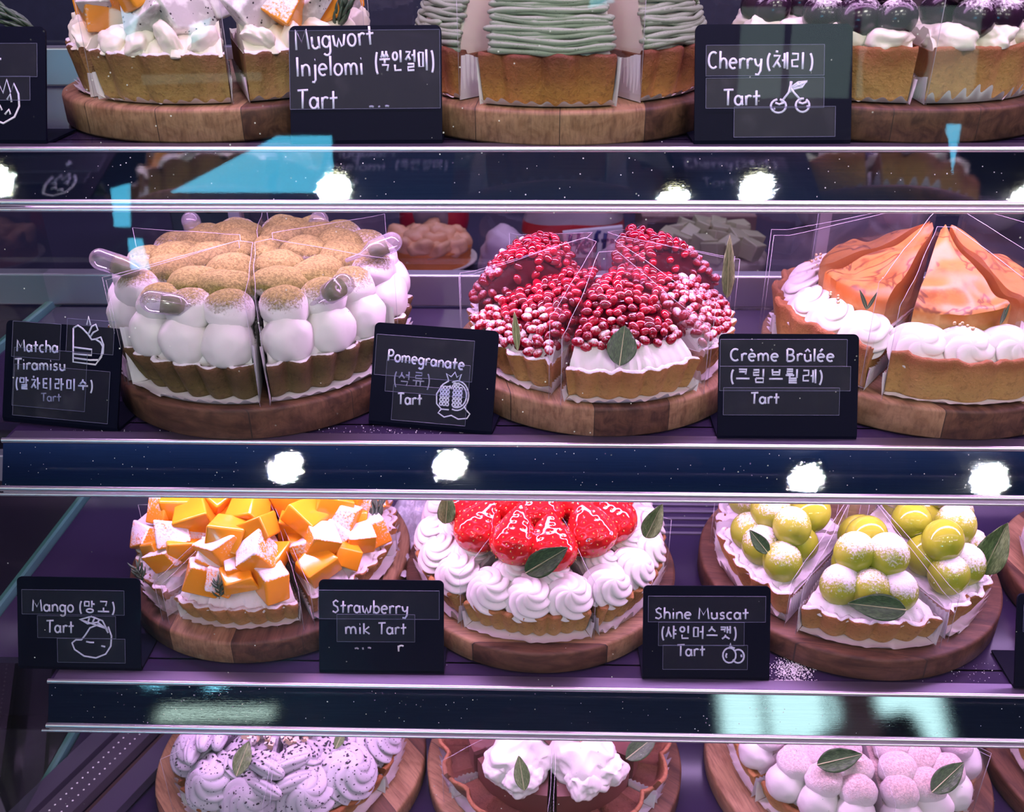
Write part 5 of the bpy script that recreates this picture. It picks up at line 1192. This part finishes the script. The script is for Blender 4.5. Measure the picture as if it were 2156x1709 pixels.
# ------------------------------------------------------------------ spilled sugar on the shelves
def dust(pxr, Z, n, label, seed, r=0.0006):
    rs = random.Random(seed); s = MB()
    for k in range(n):
        u, v = rs.gauss(0, 0.3), rs.gauss(0, 0.3)
        px = (pxr[0]+pxr[2])/2+u*(pxr[2]-pxr[0]); py = min(pxr[3], max(pxr[1], (pxr[1]+pxr[3])/2+v*(pxr[3]-pxr[1])))
        p = onZ(px, py, Z); rr = r*rs.uniform(0.4, 1.2); s.ell((p.x, p.y, CAMZ+Z+rr*0.3), rr, rr, rr*0.7, 5, 4)
    o = s.build('sugar_dust', SUGARM, None, smooth=False); tag(o, label, 'sugar', None, 'stuff')
dust((700, 896, 960, 930), Z2, 150, 'grains of icing sugar before the pomegranate sign', 1, 0.0005)
dust((1635, 1385, 1710, 1432), Z3, 900, 'drift of icing sugar beside the shine muscat sign', 2, 0.0006)
dust((120, 900, 330, 925), Z2, 50, 'grains of sugar by the matcha sign foot', 3, 0.0004)
dust((1960, 1385, 2120, 1440), Z3, 60, 'grains of sugar beside the green grape board', 4, 0.0005)
dust((930, 296, 1500, 312), Z1, 60, 'grains of sugar on the uppermost shelf edge', 5, 0.0004)
# ------------------------------------------------------------------ crumpled clear sheet between two boards
s = MB(); c = onZ(872, 1190, Z3); P = []
for i in range(40):
    row = []
    for j in range(30):
        x, y = (i/39-0.5)*0.085, (j/29-0.5)*0.15
        z = 0.012+0.020*abs(nz((x, y, 0), 45, 2))+0.014*nz((x, y, 3), 90, 5)+0.006*nz((x, y, 6), 180, 7); row.append(Vector((c.x+x, c.y+y+0.03, c.z+max(0.0006, z*(1-(2*abs(i/39-0.5))**3)))))
    P.append(row)
s.grid(P); tag(s.build('crumpled_wrap', m_film('crumpled_plastic', (0.8, 0.78, 0.84), 0.42, 0.06), None), 'crumpled translucent plastic wrap between the mango and strawberry boards', 'plastic wrap')
# ------------------------------------------------------------------ back counter seen through the rear glass
YK = 1.42
zc = onY(900, 581, YK).z
e = empty('back_counter', (0.2, 1.75, 0), 'dark back counter behind the display case', 'counter')
s = MB(); s.box(-1.6, 1.6, -0.42, 0.45, 0.05, zc-0.03); s.build('counter_body', plain('dark_counter_front', (0.03, 0.026, 0.05), 0.4), e, smooth=False)
s = MB(); s.box(-1.65, 1.65, -0.45, 0.45, zc-0.03, zc); s.build('counter_top', plain('steel_counter_top', (0.05, 0.045, 0.09), 0.4, 0.3), e, smooth=False, bevel=0.004)
s = MB(); s.box(-1.6, 1.6, -0.41, 0.44, 0, 0.05); s.build('plinth', DARK, e, smooth=False)
def back(px0, py0, px1, py1, Y):
    a, b = onY(px0, py1, Y), onY(px1, py0, Y); return (a+b)/2, (b.x-a.x), (b.z-a.z)
# orange frilled cake on a pale plate
p0 = onY(900, 579, YK+0.0); w_ = (onY(990, 560, YK)-onY(806, 560, YK)).x
e = empty('frilled_cake', (p0.x, YK+0.05, zc+0.0004), 'orange frilled cake on a pale plate behind the matcha tart', 'cake')
s = MB(); s.lathe([(0.001, 0), (w_*0.42, 0), (w_*0.55, 0.012), (w_*0.55, 0.015), (w_*0.4, 0.006), (0.001, 0.006)], 48); s.build('plate', plain('pale_plate', (0.7, 0.66, 0.55), 0.3), e)
s = MB(); s.lathe([(0.001, 0.006), (w_*0.48, 0.007)]+[(w_*0.47+0.004*math.sin(k*3), 0.008+k*0.004) for k in range(8)]+[(w_*0.40, 0.039), (0.001, 0.040)], 60); s.build('cake_body', plain('orange_cake', (0.72, 0.25, 0.05), 0.6, bump=(40, 0.4, 0.004), var=0.25), e)
FR = [dollop_mesh('frill', plain('pale_orange_cream', (0.75, 0.42, 0.22), 0.5), 40+k, 0.5, sub=3) for k in range(2)]
for k in range(11): put('cream_frill', e, FR, pol(w_*0.36, k*2*PI/11, 0.041), (0, 0.5, k), (0.020, 0.022, 0.016))
for k in range(5): put('cream_frill', e, FR, pol(w_*0.16, k*2*PI/5, 0.046), (0, 0.3, k), (0.022, 0.022, 0.02))
# bags and boxes on the counter
def pouch(name, c, sx, sy, sz, mats, seed, parent=None, split=None):
    s = MB(); P = []
    for i in range(25):
        t = i/24; row = []
        for k in range(40):
            a = 2*PI*k/40; q = (1-abs(2*t-1)**6)**0.5*(1-0.15*t) if 0 < t < 1 else 0.02
            x = sx*q*math.copysign(abs(math.cos(a))**0.6, math.cos(a)); y = sy*q*math.copysign(abs(math.sin(a))**0.6, math.sin(a)); z = sz*2*t
            f = 0.10*nz((x*3, y*3, z*3), 7, seed); row.append(Vector((x*(1+f), y*(1+2*f), z+sz*0.10*f*(1 if 0 < t < 1 else 0))))
        P.append(row)
    s.grid(P, cv=True)
    if split: 
        for n_, f in enumerate(s.f):
            zz = sum(s.v[i][2] for i in f)/len(f)/(2*sz); s.m[n_] = 1 if split[0] < zz < split[1] else 0
    return s.build(name, mats, parent, M=Matrix.Translation(c))
YP = 1.58
p = onY(915, 470, YP); wd = (onY(990, 470, YP)-onY(838, 470, YP)).x
e = empty('snack_pouch', (p.x, YP, zc+0.0004), 'red and clear snack pouch above the orange cake', 'pouch')
pouch('pouch', (0, 0, 0), wd/2, 0.04, 0.11, [plain('red_pouch', (0.50, 0.02, 0.05), 0.3)], 3, e)
pouch('clear_window', (0, -0.012, 0.02), wd*0.30, 0.034, 0.085, [plain('pouch_window', (0.26, 0.23, 0.26), 0.2)], 5, e)
p = onY(1205, 490, YP); wd = (onY(1318, 490, YP)-onY(1100, 490, YP)).x; sz = (onY(1205, 425, YP).z-zc)/2+0.02
e = empty('storage_bag_pack', (p.x, YP, zc+0.0004), 'white and red plastic bag pack with blue logo behind the pomegranate tart', 'bag pack')
pouch('pack', (0, 0, 0), wd/2, 0.05, sz, [plain('white_plastic_pack', (0.46, 0.44, 0.43), 0.3, bump=(30, 0.4, 0.004)), plain('red_band', (0.55, 0.03, 0.04), 0.35)], 8, e, (0.27, 0.42))
lp = onY(1254, 516, YP-0.07)-Vector((p.x, YP, zc)); lh = 0.030
Ml = Matrix.Translation(lp) @ Matrix.Rotation(D_(-6), 4, 'Y') @ Matrix.Rotation(PI/2, 4, 'X')
s = MB(); s.box(-0.052, 0.046, -0.022, 0.026, -0.012, 0); s.mi = 1; s.box(-0.050, 0.044, -0.050, -0.022, -0.012, 0); s.build('logo_patch', [plain('logo_white', (0.62, 0.62, 0.66), 0.5), plain('logo_blue', (0.06, 0.18, 0.50), 0.5)], e, smooth=False, M=Ml)
st, wl = layout('Hefty'); s = MB()
for k in st: s.tube([(-0.048+x/wl*0.088+0.006*y, -0.012+y*0.034, 0.0006) for x, y in k], 0.0034, 6, flat=(0, 0, 1))
s.build('lettering', plain('logo_navy', (0.02, 0.025, 0.16), 0.5), e, M=Ml)
# pale lumps and cube cake
for (px, py, r, lb) in ((1065, 545, 62, 'pink-white domed cake behind the pomegranate tart, nearer the orange cake'), (1300, 560, 40, 'small white domed cake in front of the bag pack')):
    q = onY(px, py, YK); R2 = r/FPX*1.45
    me = dollop_mesh('dome', plain('pink_white_icing', (0.55, 0.45, 0.52), 0.5), px, 0.25)
    o = link('domed_cake', me, None, TRS((q.x, YK+0.02, zc+R2*0.56), (0, 0, 0), (R2, R2, R2*1.0))); tag(o, lb, 'cake')
a, wd, hh = back(1352, 462, 1600, 580, YP)
e = empty('storage_box', (a.x, YP+0.08, zc+0.0004), 'beige cardboard box behind the pale cube cake', 'box')
s = MB(); s.box(-wd*0.52, wd*0.50, -0.06, 0.06, 0, onY(1450, 462, YP).z-zc); s.build('carton', plain('beige_carton', (0.30, 0.22, 0.17), 0.7), e, smooth=False, bevel=0.003)
s = MB(); zt_ = onY(1450, 462, YP).z-zc; s.box(-wd*0.47, -wd*0.2, -0.0612, -0.060, zt_-0.035, zt_-0.012); s.build('print', plain('dark_carton_print', (0.10, 0.09, 0.10), 0.7), e, smooth=False)
e = empty('cube_cake', (onY(1500, 560, YK).x, YK+0.03, zc+0.0004), 'cake topped with pale green fruit cubes behind the pomegranate tart', 'cake')
s = MB(); s.lathe([(0.001, 0), (0.086, 0), (0.088, 0.03), (0.08, 0.036), (0.001, 0.036)], 40); s.build('cake_body', plain('pale_sponge', (0.35, 0.30, 0.24), 0.7), e)
PG = [chunk_mesh('pale_cube', plain('pale_green_fruit', (0.42, 0.44, 0.26), 0.4), k+50) for k in range(2)]
for k in range(20):
    r = 0.072*math.sqrt((k+0.5)/20); put('fruit_cube', e, PG, pol(r, k*2.4, 0.050+0.012*(1-r/0.07)), (0.3*math.sin(k), 0.2, k), 0.0135)
# shelf with white bowls, equipment, cups
M_BOWL = plain('white_porcelain', (0.50, 0.50, 0.46), 0.25)
for px, r, lb in ((1730, 62, 'white round bowl on the back counter, nearest the bag pack'), (1900, 46, 'small white round bowl on the back counter, between two larger bowls'), (2078, 68, 'largest white round bowl on the back counter')):
    q = onY(px, 480, 1.66); R2 = r/FPX*1.72
    s = MB(); s.lathe([(0.001, 0), (R2*0.35, 0), (R2*0.40, 0.004)]+[(R2*math.sin(D_(t)), R2-R2*math.cos(D_(t))) for t in range(28, 100, 8)]+[(R2*0.96, R2*1.1), (R2*0.93, R2*1.1)]+[(R2*0.94*math.sin(D_(t)), R2*1.02-R2*0.94*math.cos(D_(t))) for t in range(92, 10, -10)]+[(0.001, R2*0.085)], 40)
    o = s.build('bowl', M_BOWL, None); o.location = (q.x, q.y, zc+0.0004); tag(o, lb, 'bowl', 'white bowls on the back counter')
a, wd, hh = back(378, 436, 520, 600, 1.5)
e = empty('equipment_cabinet', (a.x, 1.56, zc+0.0004), 'grey metal equipment box with a keyhole behind the matcha tart', 'equipment')
s = MB(); s.box(-wd/2, wd/2, -0.05, 0.12, 0, 0.30); s.build('housing', plain('grey_metal_housing', (0.12, 0.14, 0.17), 0.4, 0.5), e, smooth=False, bevel=0.004)
s = MB(); s.box(-0.003, 0.003, -0.054, -0.050, 0.075, 0.115); s.ell((0.035, -0.051, 0.125), 0.005, 0.003, 0.005, 12, 8); s.build('keyhole', DARK, e)
# stone plinth outside the case's end, seen through the side glass
c = onY(-60, 1560, 0.55)
s = MB(); P = []
for i in range(20):
    z = 0.9*i/19; P.append([pol(0.24+0.015*nz((math.cos(k*PI/16)*2, math.sin(k*PI/16)*2, z*3), 1, 3), k*PI/16, z)+Vector((-0.98, 0.80, 0)) for k in range(32)])
s.grid(P, cv=True); b0 = 19*32; s.f.append([b0+k for k in range(32)]); s.m.append(0); s.f.append([31-k for k in range(32)]); s.m.append(0)
PL = NT('grey_lilac_stone'); PL.set(PL.mix(PL.noise(6, 5, 0.7), (0.34, 0.30, 0.32), (0.70, 0.62, 0.68)), 0.6); o = s.build('stone_plinth', PL.m, None, angle=R_(60)); tag(o, 'rounded grey stone plinth beyond the side glass of the case', 'plinth')
for x, y in SPX: spot(x, y)
